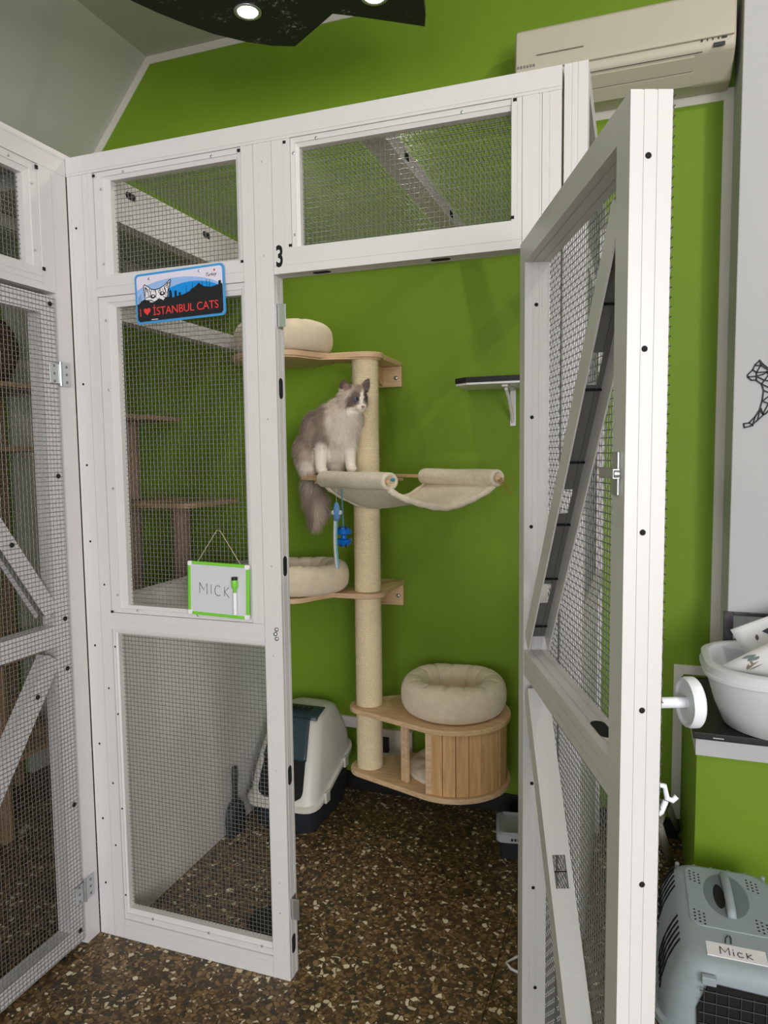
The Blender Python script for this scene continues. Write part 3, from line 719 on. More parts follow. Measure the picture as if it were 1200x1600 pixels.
for x, h in ((.012, .066), (.018, .07), (.236, .09), (.222, .086), (.245, .088), (.19, .085), (.17, .08)): mb.prism([(x, .056), (x+.0011, .056), (x+.0011, h+.011), (x, h+.011)], NA*.0031, ua, va, NA, .0004)
tag(mb.build('print_minarets', M_sblk, base), kind='stuff')
cathead = [(.034, .050), (.032, .066), (.030, .092), (.033, .097), (.044, .090), (.052, .082), (.066, .080), (.080, .083), (.092, .089), (.106, .101), (.109, .102), (.107, .088), (.102, .074), (.100, .062), (.096, .054), (.085, .046), (.07, .046), (.055, .042), (.045, .044)]
cathead = [(.03+(x-.03)*1.15, y+.011) for x, y in cathead]
flat(cathead, .0030, .0003, M_swht, 'print_cat', base)
mb = MB()
def line2(mb_, pts, wd, d=.0034, sh=True):
    if sh: pts = [(.03+(x-.03)*1.15, y+.011) for x, y in pts]
    for (a, b), (c, e) in zip(pts[:-1], pts[1:]):
        A = ua*a+va*b+NA*d; B = ua*c+va*e+NA*d; dd = B-A; mb_.obox((A+B)/2, dd, NA, dd.cross(NA), dd.length/2+wd*.3, .0002, wd/2)
line2(mb, cathead+[cathead[0]], .0022, sh=False)
for st in ([(.046, .084), (.05, .07), (.046, .06)], [(.062, .08), (.066, .068), (.064, .058)], [(.078, .082), (.074, .07)], [(.09, .084), (.094, .074), (.09, .064)], [(.036, .088), (.04, .076)], [(.1, .094), (.098, .08)], [(.05, .052), (.058, .048)], [(.086, .058), (.094, .054)]): line2(mb, st, .002)
line2(mb, [(.034, .066), (.035, .09), (.042, .082), (.044, .062), (.036, .06)], .002)
line2(mb, [(.098, .066), (.106, .096), (.092, .084), (.09, .078)], .0016)
for cx, cy in ((.056, .062), (.083, .067)):
    mb.prism([(.03+(cx-.03)*1.15+.0085*math.cos(a), cy+.011+.006*math.sin(a)) for a in np.linspace(0, 2*PI, 14)[:-1]], NA*.0033, ua, va, NA, .0003)
for a in range(7): x = .054+a*.006; line2(mb, [(x, .081), (x+.001*(a-3), .073+.001*(a % 2))], .0012)
for a in range(4): line2(mb, [(.040+.003*a, .054), (.046+.003*a, .050)], .0012); line2(mb, [(.092, .056+.004*a), (.099, .058+.004*a)], .001)
line2(mb, [(.068, .056), (.071, .052), (.075, .056)], .0014)
mb.build('print_cat_lines', M_sblk, base)
mb = MB()
for cx, cy in ((.057, .063), (.084, .068)): mb.prism([(.03+(cx-.03)*1.15+.0035*math.cos(a), cy+.011+.0028*math.sin(a)) for a in np.linspace(0, 2*PI, 10)[:-1]], NA*.0036, ua, va, NA, .0002)
tag(mb.build('print_cat_eyes', M_swht, base), kind='stuff')
def stext(s, size, x, y, mat, d, **kw): return place_text('lettering', s, size, ua*x+va*y+NA*d, ua, va, NA, mat, base, **kw)
stext('I', .031, .013, .021, M_sred, .0039, sx=.8)
stext('\u0130STANBUL CATS', .031, .057, .021, M_sred, .0039, sx=.95, space=.98)
heart = [(16*math.sin(t)**3, 13*math.cos(t)-5*math.cos(2*t)-2*math.cos(3*t)-math.cos(4*t)) for t in np.linspace(0, 2*PI, 33)[:-1]]
flat([(.0385+x*.00072, .034+y*.00072) for x, y in heart][::-1], .0039, .0003, M_sred, 'heart', base)
stext('Turkey', .0135, .232, .108, M_sblk, .0026, shear=.4, sx=.9)
mb = MB(); mb.prism([(.262+.003*math.cos(a), .123+.003*math.sin(a)) for a in np.linspace(0, 2*PI, 12)[:-1]], NA*.0026, ua, va, NA, .0003); mb.build('logo_dot', M_sred, base)
mb = MB()
for i in range(7): mb.prism([(.052+i*.0032, .0085), (.054+i*.0032, .0085), (.054+i*.0032, .0108), (.052+i*.0032, .0108)], NA*.0039, ua, va, NA, .0002)
mb.build('fine_print', M_swht, base)
for x, y in ((.05, PHt-.016), (.215, PHt-.014)): MB().lathe([(.0035, 0), (.0035, .002), (.002, .003)], ua*x+va*y+NA*.0022, NA, 10).build('fixing_screw', M_steel, base)

# ================================================================== NAME BOARD
B0 = at(296, 958, 1, -.008); bx = (at(391, 968, 1, -.008)-B0).normalized(); by = bx.cross(Y_)
if by.z < 0: by = -by
BW, BH = .197, .153
bd = thing('name_board', 'small green framed whiteboard reading MICK hung on the mesh by string', 'whiteboard', B0)
M_lime = simple('lime_plastic', srgb(120, 200, 60), rough=.4); M_board = simple('whiteboard_surface', srgb(206, 207, 212), rough=.25)
def bflat(poly, d, t, mat, name, bev=0): return MB().prism(poly, NA*d, bx, by, NA, t).build(name, mat, bd, bevel=bev)
bflat([(.006, .006), (BW-.006, .006), (BW-.006, BH-.006), (.006, BH-.006)], -.001, .005, M_board, 'board')
fw = .0085; cs = .013
for r in ((cs, 0, BW-cs, fw), (cs, BH-fw, BW-cs, BH), (0, cs, fw, BH-cs), (BW-fw, cs, BW, BH-cs)):
    bflat([(r[0], r[1]), (r[2], r[1]), (r[2], r[3]), (r[0], r[3])], -.002, .008, M_lime, 'frame_strip', .001)
for x, y in ((0, 0), (BW-cs, 0), (0, BH-cs), (BW-cs, BH-cs)): bflat(rrect(x, y, x+cs, y+cs, .003, 3), -.0025, .0095, M_swht, 'corner_cap', .001)
def stroke(name, strokes, ox, oy, sc, wd, mat, parent, u_, v_, n_, d):
    mb_ = MB()
    for st in strokes: mb_.tube([u_*(ox+x*sc)+v_*(oy+y*sc)+n_*d for x, y in st], wd, 5)
    return mb_.build(name, mat, parent)
MICK = [[(0, 0), (.0, 1.0)], [(0, 1.0), (.42, .38), (.78, 1.0), (.8, .0)], [(1.22, .1), (1.22, .95)], [(2.15, .85), (1.95, .97), (1.7, .85), (1.6, .5), (1.68, .15), (1.95, .0), (2.2, .1)], [(2.62, .08), (2.62, .92)], [(3.08, .95), (2.64, .48), (3.1, -.02)]]
stroke('handwriting', [[(x, y-.05*x) for x, y in s_] for s_ in MICK], .038, .062, .031, .0009, M_dark, bd, bx, by, NA, .0042)
mb = MB(); ap = at(342, 829, 1, -.006)-B0
mb.tube([bx*.03+by*(BH-.003)+NA*.004, bx*.04+by*(BH+.012)+NA*.002, ap+bx*-.007, ap+bx*.004+Z_*-.001, ap+bx*.012+Z_*-.012, bx*.165+by*(BH+.006)+NA*.002, bx*.172+by*(BH-.004)+NA*.004], .0009, 6)
mb.build('hanging_string', simple('jute_string', srgb(196, 180, 150), rough=.9), bd)
mk = thing('marker_pen', 'white and green marker with black cap clipped on the MICK board', 'marker', B0+bx*.158+by*.012+NA*.012)
md_ = (by*1.0+bx*-.02).normalized()
def mpart(prof, name, mat): return MB().lathe(prof, (0, 0, 0), md_, 16).build(name, mat, mk, auto=40)
mpart([(.0, 0), (.0045, .0), (.0055, .004), (.0055, .062), (.0, .062)], 'barrel', M_swht)
mpart([(.0, .060), (.004, .060), (.0045, .070), (.0085, .078), (.0095, .090), (.0085, .098), (.0, .098)], 'cap_green', M_lime)
mpart([(.0, .097), (.0085, .097), (.0085, .106), (0, .106)], 'eraser_tip', M_blackm)

# ================================================================== CAT TREE
CX, CY = .59, .88          # column axis
TX, TY = .925, .92         # axis of the round cabinet
ct = thing('cat_tree', 'light wood and sisal cat tree fixed to the green wall', 'cat tree')
def sisal(x, y, z0, z1, r, parent, name='sisal_post', mat=None):
    n = max(4, int((z1-z0)/.0075)); prof = [(0, z0)]
    for i in range(n):
        a = z0+(z1-z0)*i/n; h = (z1-z0)/n; j = random.uniform(-.0004, .0004)
        prof += [(r-.0038, a), (r+j, a+h*.3), (r+j, a+h*.7)]
    prof += [(r-.0016, z1), (0, z1)]
    return MB().lathe(prof, (x, y, 0), Z_, 36).build(name, mat or M_sisal, parent, smooth=True)
sisal(CX, CY, .251, .484, .0525, ct); sisal(CX, CY, .506, .944, .0525, ct); sisal(CX, CY, .966, 1.40, .0525, ct); sisal(CX, CY, 1.42, 1.868, .0525, ct)
# stray sisal fibres
mb = MB()
for _ in range(160):
    a = random.uniform(-2.6, .6); z = random.choice([random.uniform(.52, .94), random.uniform(.98, 1.39), random.uniform(1.43, 1.86)])
    d = Vector((math.cos(a), math.sin(a), 0)); p = Vector((CX, CY, z))+d*.0525
    q = p+d*random.uniform(.002, .007)+Vector((random.uniform(-.004, .004), random.uniform(-.004, .004), random.uniform(-.006, .006)))
    mb.tube([p, q], .00025, 3)
tag(mb.build('sisal_fibres', M_sisal, ct), kind='stuff')
def hull_board(circles, n=28):
    # outline of convex hull of circles (x,y,r)
    pts = [(x+r*math.cos(a), y+r*math.sin(a)) for x, y, r in circles for a in np.linspace(0, 2*PI, n*2)[:-1]]
    pts = sorted(set(pts)); 
    def half(ps):
        h = []
        for p in ps:
            while len(h) > 1 and (h[-1][0]-h[-2][0])*(p[1]-h[-2][1])-(h[-1][1]-h[-2][1])*(p[0]-h[-2][0]) <= 0: h.pop()
            h.append(p)
        return h
    lo = half(pts); up = half(pts[::-1]); return lo[:-1]+up[:-1]
def board(poly, z, t, name, mat=M_wood, bev=.003): return MB().prism(poly, (0, 0, z), X_, Y_, Z_, t).build(name, mat, ct, bevel=bev)
cab = hull_board([(TX, TY, .222), (CX, CY, .078)])
board(cab, .23, .02, 'base_board', M_wood_d if False else M_wood); board(cab, .485, .02, 'cabinet_top_board')
# divider and curved slats
dvx, dvy = .768, .79
MB().obox((dvx, dvy, .3675), (.86, -.5, 0), (.5, .86, 0), Z_, .018, .007, .1165).build('divider_post', M_wood, ct, bevel=.0015)
R_ = .2
a0 = math.radians(-101); ns = 15; da = math.radians(13.6)
for i in range(ns):
    a = a0+(i+.5)*da; c = V(TX+R_*math.cos(a), TY+R_*math.sin(a), .3675)
    if c.y > YB-.02: continue
    MB().obox(c, (-math.sin(a), math.cos(a), 0), (math.cos(a), math.sin(a), 0), Z_, R_*math.tan(da/2)-.0008, .006, .1165).build('slat', M_wood_d, ct, bevel=.001)
MB().obox((TX+R_*math.cos(a0)-.006, TY+R_*math.sin(a0), .3675), X_, Y_, Z_, .012, .008, .1165).build('slat_post', M_wood, ct, bevel=.0015)
MB().box((TX-.15, YB-.03, .25), (TX+.14, YB-.018, .485)).build('back_board', M_wood_d, ct)
# shelves with a waist at the column
def blob_shelf(cx, cy, rx, ry, neck=.062):
    L_ = []
    n = 40
    for k in range(n):
        a = 2*PI*k/n; L_.append((cx+rx*math.cos(a)*(1+.06*math.cos(2*a)), cy+ry*math.sin(a)))
    # blend toward column: append neck circle using polar union
    out = []
    for x, y in L_:
        t = max(0, min(1, (x-(cx+rx*.55))/(rx*.45)))
        yy = y*(1-t)+(CY+(neck if y > cy else -neck))*t
        if t < .98: out.append((x, yy))
    out.sort(key=lambda p: math.atan2(p[1]-cy, p[0]-cx))
    lo = [p for p in out if p[1] <= cy]; hi = [p for p in out if p[1] > cy]
    lo.sort(); hi.sort(reverse=True)
    end = [(CX+(neck+.012)*math.cos(a), CY+(neck+.012)*math.sin(a)) for a in np.linspace(-PI/2, PI/2, 14)]
    return lo+end+hi
sh = blob_shelf(.285, .81, .205, .185)
board(sh, 1.8685, .021, 'shelf_board', M_ply); board(sh, .945, .02, 'shelf_board', M_ply)
board(blob_shelf(.285, .81, .195, .175, .05), 1.8635, .0048, 'shelf_underside', M_wood, 0)
# wall brackets
for zt, hb in ((1.889, .105), (.966, .11)):
    mb = MB(); x0, x1 = .545, .652
    mb.box((x0, CY+.03, zt-.02), (x1, YB-.001, zt)); b1_ = mb.build('bracket_top', M_wood, ct, bevel=.002)
    MB().box((x0, YB-.02, zt-hb), (x1, YB-.001, zt-.0205)).build('bracket_plate', M_wood, ct, bevel=.002)
    MB().prism([(CY+.06, zt-.021), (YB-.021, zt-.021), (YB-.021, zt-hb+.005)], (x0+.012, 0, 0), Y_, Z_, X_, .015).build('bracket_web', M_wood, ct, bevel=.001)
    MB().lathe([(.009, 0), (.009, .003), (.005, .005)], (x1-.022, YB-.02, zt-.068), (0, -1, 0), 14).build('bracket_bolt', M_steel, ct, smooth=True)
# hammock: two flat arms, cross bar and rolled fleece
HU = Vector((.83, -.56, 0)).normalized(); HV = Vector((.56, .83, 0)).normalized()
L1 = V(.374, .770, 1.414); R1 = V(.835, .456, 1.414); R2 = V(1.141, .692, 1.417); L2 = R2-HU*.58
def arm(a, b, name='hammock_arm'): d = b-a; return MB().obox((a+b)/2, d, d.cross(Z_), Z_, d.length/2, .013, .006).build(name, M_wood, ct, bevel=.0015)
arm(L1, R1+HU*.004); arm(L2, R2+HU*.006)
cb0 = L1+HU*.118-HV*.015+Z_*-.012; arm(cb0, cb0+HV*.40, 'cross_bar')
MB().obox(L1+HU*.07+HV*.03+Z_*.0095, HU, HV, Z_, .075, .042, .0035).build('seat_board', M_wood, ct, bevel=.002)
def roll(a, b, r0):
    mb_ = MB(); d = (b-a).normalized(); sd = d.cross(Z_); n = 26
    def fn(u, v):
        p = a+(b-a)*u; th = 2*PI*v; rr = r0*(1+.03*math.sin(9*u+3*v))
        return p+sd*(math.cos(th)*rr*1.12)+Z_*(math.sin(th)*rr)
    mb_.grid(fn, 14, n, False, True)
    # puffy end caps: annulus
    for P_, s_ in ((a, -1), (b, 1)):
        rings = [(1.0, 0), (.96, .006), (.8, .010), (.6, .007), (.5, -.01)]
        base_ = []
        for f, o_ in rings: base_ += [P_+d*(s_*o_)+sd*(math.cos(2*PI*k/n)*r0*1.12*f)+Z_*(math.sin(2*PI*k/n)*r0*f) for k in range(n)]
        fs_ = [(i*n+k, i*n+(k+1) % n, (i+1)*n+(k+1) % n, (i+1)*n+k) for i in range(len(rings)-1) for k in range(n)]+[tuple(range(4*n, 5*n))]
        mb_.add(base_, fs_)
    return mb_.build('fleece_roll', M_fleece, ct, smooth=True)
roll(L1+HU*.15, R1-HU*.008, .030); roll(R2-HU*.385, R2-HU*.008, .030)
def sag(u, v, off):
    # v: 0 at arm 1, 1 at arm 2 ; u along the arms
    A = (L1+HU*.16).lerp(R1-HU*.012, u); B = (R2-HU*.38).lerp(R2-HU*.012, u)
    p = A.lerp(B, v); s_ = 4*v*(1-v); dep = .074+.012*math.sin(u*5+1)
    return p+Z_*(-.022*abs(1-2*v)**0-dep*s_**.85+off*1.0+.003*math.sin(11*v+5*u)+.002)
mb = MB(); nu, nv = 16, 22
top = [sag(i/(nu-1), j/(nv-1), .006) for i in range(nu) for j in range(nv)]; bot = [sag(i/(nu-1), j/(nv-1), -.006) for i in range(nu) for j in range(nv)]
F = [(i*nv+j, (i+1)*nv+j, (i+1)*nv+j+1, i*nv+j+1) for i in range(nu-1) for j in range(nv-1)]; N_ = nu*nv
F2 = [tuple(N_+k for k in f[::-1]) for f in F]
rim = [i*nv for i in range(nu)]+[(nu-1)*nv+j for j in range(1, nv)]+[i*nv+nv-1 for i in range(nu-2, -1, -1)]+[j for j in range(nv-2, 0, -1)]
F3 = [(rim[k], rim[(k+1) % len(rim)], N_+rim[(k+1) % len(rim)], N_+rim[k]) for k in range(len(rim))]
mb.add(top+bot, F+F2+F3); hm = mb.build('hammock', M_fleece, ct, smooth=True)
for u in (0, 1): MB().tube([sag(u, k/24, 0) for k in range(25)], [.011+.0015*math.sin(k*2.1) for k in range(25)], 10).build('hammock_hem', M_fleece, hm, smooth=True)
mb = MB(); mb.sphere(R1+HU*.012+Z_*.006, (.007, .007, .006)); mb.build('blue_knot', simple('blue_cord', srgb(40, 140, 180), rough=.7), ct, smooth=True)
# straw wisps at the far roll end
mb = MB()
for k in range(14):
    a = R2+HU*.0+Z_*random.uniform(-.012, .0); b = a+HU*random.uniform(.02, .05)+CR*random.uniform(0, .03)+Z_*random.uniform(-.05, .01); mb.tube([a, a.lerp(b, .5)+Z_*.006, b], .0007, 4)
tag(mb.build('straw_wisps', simple('straw', srgb(150, 110, 50), rough=.8), ct), kind='stuff')

# ================================================================== PET BEDS
def pet_bed(loc, R0, Hh, label, rz=0, pleats=13, inner=.5, group='cream donut pet beds', seed=0, squash=1.0):
    rs = random.Random(seed); t = thing('pet_bed', label, 'pet bed', loc, rz, group)
    aa = R0*(1-inner)/2; Rm = R0-aa; bb = Hh/2
    ph = [rs.uniform(-.18, .18) for _ in range(pleats)]
    def fn(u, v):
        th = 2*PI*u; ps_ = 2*PI*v; c, s_ = math.cos(ps_), math.sin(ps_)
        k = u*pleats; i = int(k) % pleats; fr = k-int(k)+ph[i]*math.sin(PI*(k-int(k)))
        cre = math.exp(-((min(fr, 1-fr))/.07)**2)*(.10 if c < .35 else .025)+.02*math.sin(th*5+seed)
        infl = .5*(1-c)  # inside
        ra = aa*(1-cre*(.4+infl)); rb = bb*(1-cre*(.3+.7*max(0, s_)))
        x = Rm+ra*(abs(c)**.85)*math.copysign(1, c); z = bb+rb*(abs(s_)**.8)*math.copysign(1, s_)*(1+.05*math.sin(th*3+seed)*(s_ > 0))
        return Vector((x*math.cos(th), x*math.sin(th)*squash, max(z, .002)))
    mb_ = MB(); mb_.grid(fn, 150, 28, True, True); mb_.build('rim', M_plush, t, smooth=True)
    mb_ = MB(); ri = Rm-aa*.6
    mb_.lathe([(ri, .01), (ri, .03), (ri*.85, .042), (ri*.4, .046), (0, .045)], (0, 0, 0), Z_, 32, 1, squash); mb_.build('cushion', M_plush, t, smooth=True)
    return t
pet_bed((.925, .925, .506), .205, .135, 'cream donut bed with pleated rim on top of the round cabinet', .4, seed=1)
pet_bed((.33, .82, .966), .19, .115, 'cream donut bed on the middle shelf partly behind the post', .9, seed=2, pleats=16)
pet_bed((.285, .80, 1.8905), .19, .115, 'cream donut bed on the topmost shelf of the cat tree', .2, seed=3, pleats=15)
cu = MB(); 
def fnc(u, v):
    th = 2*PI*u; r = .165*min(1, v*1.15); z = .028+.022*math.sqrt(max(0, 1-(r/.166)**4))+.003*math.sin(9*th+20*r)+.004*math.sin(40*r+3*math.sin(th))
    return Vector((r*math.cos(th)*.98, r*math.sin(th), z))
cu.grid(fnc, 48, 14, True, False)
cu.lathe([(0, 0), (.15, 0), (.166, .012), (.164, .028)], (0, 0, 0), Z_, 48)
cuo = cu.build('round_cushion', M_plush, None, smooth=True); cuo.location = (TX-.012, TY, .2505)
tag(cuo, 'flat round cream cushion lying inside the cabinet of the cat tree', 'cushion')

# ================================================================== HANGING TOYS
ty = thing('toy_spool', 'glossy blue slotted spool toy hanging on a cord under the hammock', 'cat toy', at(537, 838, 1, .60))
M_tblue = simple('glossy_blue_plastic', srgb(10, 104, 196), rough=.18); M_cordb = simple('teal_cord', srgb(96, 150, 160), rough=.8)
r_ = .029
half = [(.0, .037), (.006, .037), (.016, .034), (.025, .026), (r_, .015), (r_+.001, .011), (r_-.002, .009), (.012, .008), (.010, .004), (.010, 0)]
MB().lathe(half+[(a, -b) for a, b in half[::-1]][1:], (0, 0, 0), Z_, 32).build('spool', M_tblue, ty, auto=50)
for k in range(6):
    for s_ in (1, -1):
        a = k*PI/3+.3; d = Vector((math.cos(a), math.sin(a), 0))
        MB().obox(d*.0195+Z_*(s_*.0285), d*.7+Z_*(-.8*s_), d.cross(Z_), d*.8+Z_*(.7*s_), .007, .0028, .0022).build('slot_hole', M_hole, ty)
mb = MB(); top_z = (1.38-at(537, 838, 1, .60).z)
for ph in (0, PI): mb.tube([Vector((.0022*math.cos(z_*420+ph)+z_*-.03, .0022*math.sin(z_*420+ph), z_)) for z_ in np.linspace(.03, top_z, 60)], .0016, 5)
mb.build('cord', M_cordb, ty, smooth=True)
mp_ = at(526, 800, 1, .555)
ms = thing('toy_mouse', 'blue plush mouse toy with long pale ribbon tail beside the spool toy', 'cat toy', mp_)
M_mouse = simple('blue_plush', srgb(94, 138, 186), rough=.95, noise=.08, nscale=200); M_ribbon = simple('pale_ribbon', srgb(206, 208, 204), rough=.8); M_rib2 = simple('aqua_ribbon', srgb(110, 180, 200), rough=.8)
mb = MB(); mb.lathe([(0, -.032), (.008, -.031), (.0135, -.018), (.0135, .004), (.010, .022), (.004, .034), (0, .036)], (0, 0, 0), Z_, 16); bdm = mb.build('body', M_mouse, ms, smooth=True)
for s_ in (-1, 1): MB().lathe([(0, 0), (.008, .001), (.0075, .003), (0, .002)], CR*(s_*.012)+Z_*-.002-CF*.004, (CR*s_*.6-CF*.8), 14).build('ear', M_ribbon, ms, smooth=True)
mb = MB(); mb.tube([Vector((0, 0, .034)), Vector((.0, 0, 1.385-mp_.z))], .0006, 4); mb.build('thread', M_ribbon, ms)
nrib = 30
for w_, m_, nm in ((-1, M_ribbon, 'ribbon'), (1, M_rib2, 'ribbon_edge')):
    mb = MB()
    for k in range(nrib):
        z = -.03-k*.0057; x0 = -.004-.004*math.sin(k/nrib*2.6)+(.006*(k/nrib)**2)
        c = CR*(x0+(.0045 if w_ > 0 else -.002))+Z_*z
        mb.sphere(c, (.0058 if w_ < 0 else .0036, .005, .0042), 8, 6, CR, CF, Z_)
    mb.build(nm, m_, ms, smooth=True)

# ================================================================== WALL SHELF, SOCKET, TRUNKING
ws = thing('wall_shelf', 'small white shelf with black top on a bracket on green wall', 'shelf', (1.0, YB, 1.75))
# runs along the wall to the right, hidden partly by the open door
MB().prism([(-.07, -.004), (.36, -.004), (.36, -.24), (-.02, -.24), (-.07, -.2)], (0, 0, .008), X_, Y_, Z_, .008).build('board', M_swht, ws, bevel=.001)
MB().prism([(-.072, -.003), (.362, -.003), (.362, -.242), (-.022, -.242), (-.072, -.202)], (0, 0, .0162), X_, Y_, Z_, .02).build('top_mat', M_blackm, ws, bevel=.001)
mb = MB(); mb.box((.105, -.2, 0.0), (.128, -.002, .0078)); mb.box((.105, -.008, -.14), (.128, -.002, 0)); mb.tube([(.1165, -.17, -.006), (.1165, -.10, -.04), (.1165, -.03, -.10), (.1165, -.008, -.125)], .007, 8)
mb.build('bracket', M_swht, ws, bevel=.001)
MB().box((.07, YB-.02, .288), (.535, YB, .335)).build('cable_trunking', M_swht, None, bevel=.002)
tag(bpy.data.objects['cable_trunking'], 'white cable trunking low on the green wall behind the litter box', 'trunking')
so = thing('wall_socket', 'pale wall socket box with black plug behind the sisal post', 'socket', (.60, YB, .24))
MB().box((-.06, -.03, -.06), (.09, 0, .062)).build('box', simple('socket_beige', srgb(196, 188, 172), rough=.5), so, bevel=.003)
MB().box((-.045, -.05, -.035), (-.015, -.03, .03)).build('plug', M_blackm, so, bevel=.003)

# ================================================================== LITTER BOX
lb = thing('litter_box', 'white hooded litter box with dark base tray beside the sisal post', 'litter box', (.115, .70, 0))
LW, LD = .31, .42
M_lwhite = simple('litter_white', srgb(214, 212, 204), rough=.4); M_ldark = simple('litter_anthracite', srgb(40, 46, 52), rough=.45); M_ldoor = simple('litter_teal_grey', srgb(44, 64, 70), rough=.35)
def rr_ring(x0, x1, y0, y1, r, z, n=5):
    zf = z if callable(z) else (lambda y: z)
    return [Vector((x, y, zf(y))) for x, y in rrect(x0, y0, x1, y1, r, n)]
def loft(rings, name, mat, parent, cap0=True, cap1=True, sub=0, auto=None):
    n = len(rings[0]); mb_ = MB(); vs_ = [p for r in rings for p in r]
    fs_ = [(i*n+k, i*n+(k+1) % n, (i+1)*n+(k+1) % n, (i+1)*n+k) for i in range(len(rings)-1) for k in range(n)]
    if cap0: fs_.append(tuple(range(n))[::-1])
    if cap1: fs_.append(tuple(range((len(rings)-1)*n, len(rings)*n)))
    mb_.add(vs_, fs_); o = mb_.build(name, mat, parent, smooth=True, auto=auto if auto else 50)
    return o
seam = lambda y: .115+.13*max(0, min(1, y/LD))**1.2
loft([rr_ring(.03, LW-.03, .03, LD-.03, .05, 0), rr_ring(.02, LW-.02, .018, LD-.02, .06, .02), rr_ring(.008, LW-.008, .004, LD-.006, .06, lambda y: seam(y)-.01)], 'base_tray', M_ldark, lb)
loft([rr_ring(0, LW, -.006, LD, .065, lambda y: seam(y)-.012), rr_ring(-.008, LW+.008, -.014, LD+.006, .07, lambda y: seam(y)-.008), rr_ring(-.008, LW+.008, -.014, LD+.006, .07, lambda y: seam(y)+.006), rr_ring(.002, LW-.002, -.002, LD-.004, .065, lambda y: seam(y)+.012)], 'rim', M_lwhite, lb)
zt = .435
def hood_ring(f):  # f 0..1 upward
    ins = .004+.045*f**1.6; zz = lambda y: (seam(y)+.012)*(1-f)+(zt-.0*(y))*f
    front = .0+ .15*f**1.3; back = LD-.006-.05*f**2
    return rr_ring(ins, LW-ins, front, back, .06, zz)
loft([hood_ring(0), hood_ring(.25), hood_ring(.5), hood_ring(.72), hood_ring(.86), hood_ring(.95)]+[rr_ring(.068, LW-.068, .17, LD-.075, .05, zt+.004), rr_ring(.09, LW-.09, .2, LD-.1, .04, zt+.008)], 'hood', M_lwhite, lb)
# front face: dark opening with flap, following the sloping front
def fp(u, f, off): # u across 0..1, f 0..1 height; on hood front
    ins = .004+.045*f**1.6; y = .15*f**1.3; z = (seam(y)+.012)*(1-f)+zt*f
    return Vector((ins+(LW-2*ins)*u, y-off, z))
def front_patch(us, fs_, off, name, mat, corner=True):
    mb_ = MB(); nu_, nv_ = 14, 14
    def fn(a, b):
        f = fs_[0]+(fs_[1]-fs_[0])*b; u0, u1 = us
        # rounded lower corners
        s_ = .0
        if corner and b < .25: s_ = (1-math.sqrt(max(0, 1-((.25-b)/.25)**2)))*.1
        return fp(u0+s_+(u1-u0-2*s_)*a, f, off)
    mb_.grid(fn, nu_, nv_); o = mb_.build(name, mat, lb, smooth=True)
    md = o.modifiers.new('s', 'SOLIDIFY'); md.thickness = .004; md.offset = 0
    return o
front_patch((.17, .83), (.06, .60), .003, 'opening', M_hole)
fd = front_patch((.15, .85), (.50, .985), .007, 'flap', M_ldoor, False)
mb = MB(); 
# upper ventilation flap on the top front
mb = MB(); mb.grid(lambda a, b: Vector((.050+(LW-.100)*a, .139+.085*b, zt-.009+.027*b**.5)), 6, 6); vt = mb.build('vent_lid', M_ldoor, lb, smooth=True); vt.modifiers.new('s', 'SOLIDIFY').thickness = .004
for k in range(5): mb = MB(); mb.obox((LW/2-.05+.025*k, .185, zt+.0165), (.25, 1, .05), X_, Z_, .022, .004, .001); mb.build('vent_slot', M_hole, lb)
for y in (.1, .3): mb = MB(); mb.obox((LW+.008, y, seam(y)-.005), X_, Y_, Z_, .006, .02, .022); mb.build('clip', M_lwhite, lb, bevel=.003)

# scoop leaning on the partition
sc = thing('litter_scoop', 'dark grey litter scoop in its holder against the white partition', 'scoop', (.092, .66, 0))
loft([rr_ring(-.016, .02, -.05, .05, .014, 0), rr_ring(-.018, .022, -.055, .055, .014, .06), rr_ring(-.014, .016, -.045, .045, .012, .11), rr_ring(-.01, .01, -.03, .03, .009, .125)], 'holder', M_ldark, sc)
MB().tube([(0, 0, .10), (0, .004, .17), (0, .008, .23), (0, .008, .265)], [.012, .011, .014, .012], 12).build('handle', M_ldark, sc, smooth=True)
# bowl just behind the mesh
bw = thing('food_bowl', 'black bowl with pale dots on the floor behind the lower mesh panel', 'bowl', (.525, .16, 0))
MB().lathe([(0, .006), (.055, .006), (.07, .045), (.074, .047), (.076, .044), (.062, .0), (0, 0)], (0, 0, 0), Z_, 40).build('dish', M_blackm, bw, smooth=True)
for ring, zz, rr in ((14, .018, .0695), (14, .032, .0735)):
    for k in range(ring):
        a = 2*PI*k/ring+zz*9; d = Vector((math.cos(a), math.sin(a), 0)); MB().lathe([(0, .001), (.004, .0)], d*(rr-.001)+Z_*zz, d-Z_*.3, 8).build('dot', M_swht, bw)
# grey tray behind the open door
tr = thing('storage_tray', 'pale lidded tray with dark base on the floor behind the open door', 'tray', (1.12, .80, 0), .18)
loft([rr_ring(.01, .2, .01, .16, .02, 0), rr_ring(.004, .206, .004, .166, .02, .065)], 'base', M_ldark, tr)
loft([rr_ring(-.004, .214, -.004, .174, .026, .066), rr_ring(-.004, .214, -.004, .174, .026, .092), rr_ring(.008, .202, .008, .162, .02, .1), rr_ring(.02, .19, .02, .15, .018, .094)], 'lid', simple('tray_pale_grey', srgb(190, 190, 200), rough=.4), tr)
mb = MB()
for i in range(3): mb.box((.05+i*.012, -.0055, .074), (.058+i*.012, -.0045, .084))
mb.build('lettering', M_dark, tr)
# white cable loop by the door
mb = MB(); mb.tube([(1.34, .33, .004), (1.27, .30, .004), (1.245, .265, .004), (1.262, .245, .004), (1.32, .225, .004), (1.38, .22, .004)], .004, 8)
tag(mb.build('cable', M_swht, None, smooth=True), 'white cable looped on the floor under the open door', 'cable')

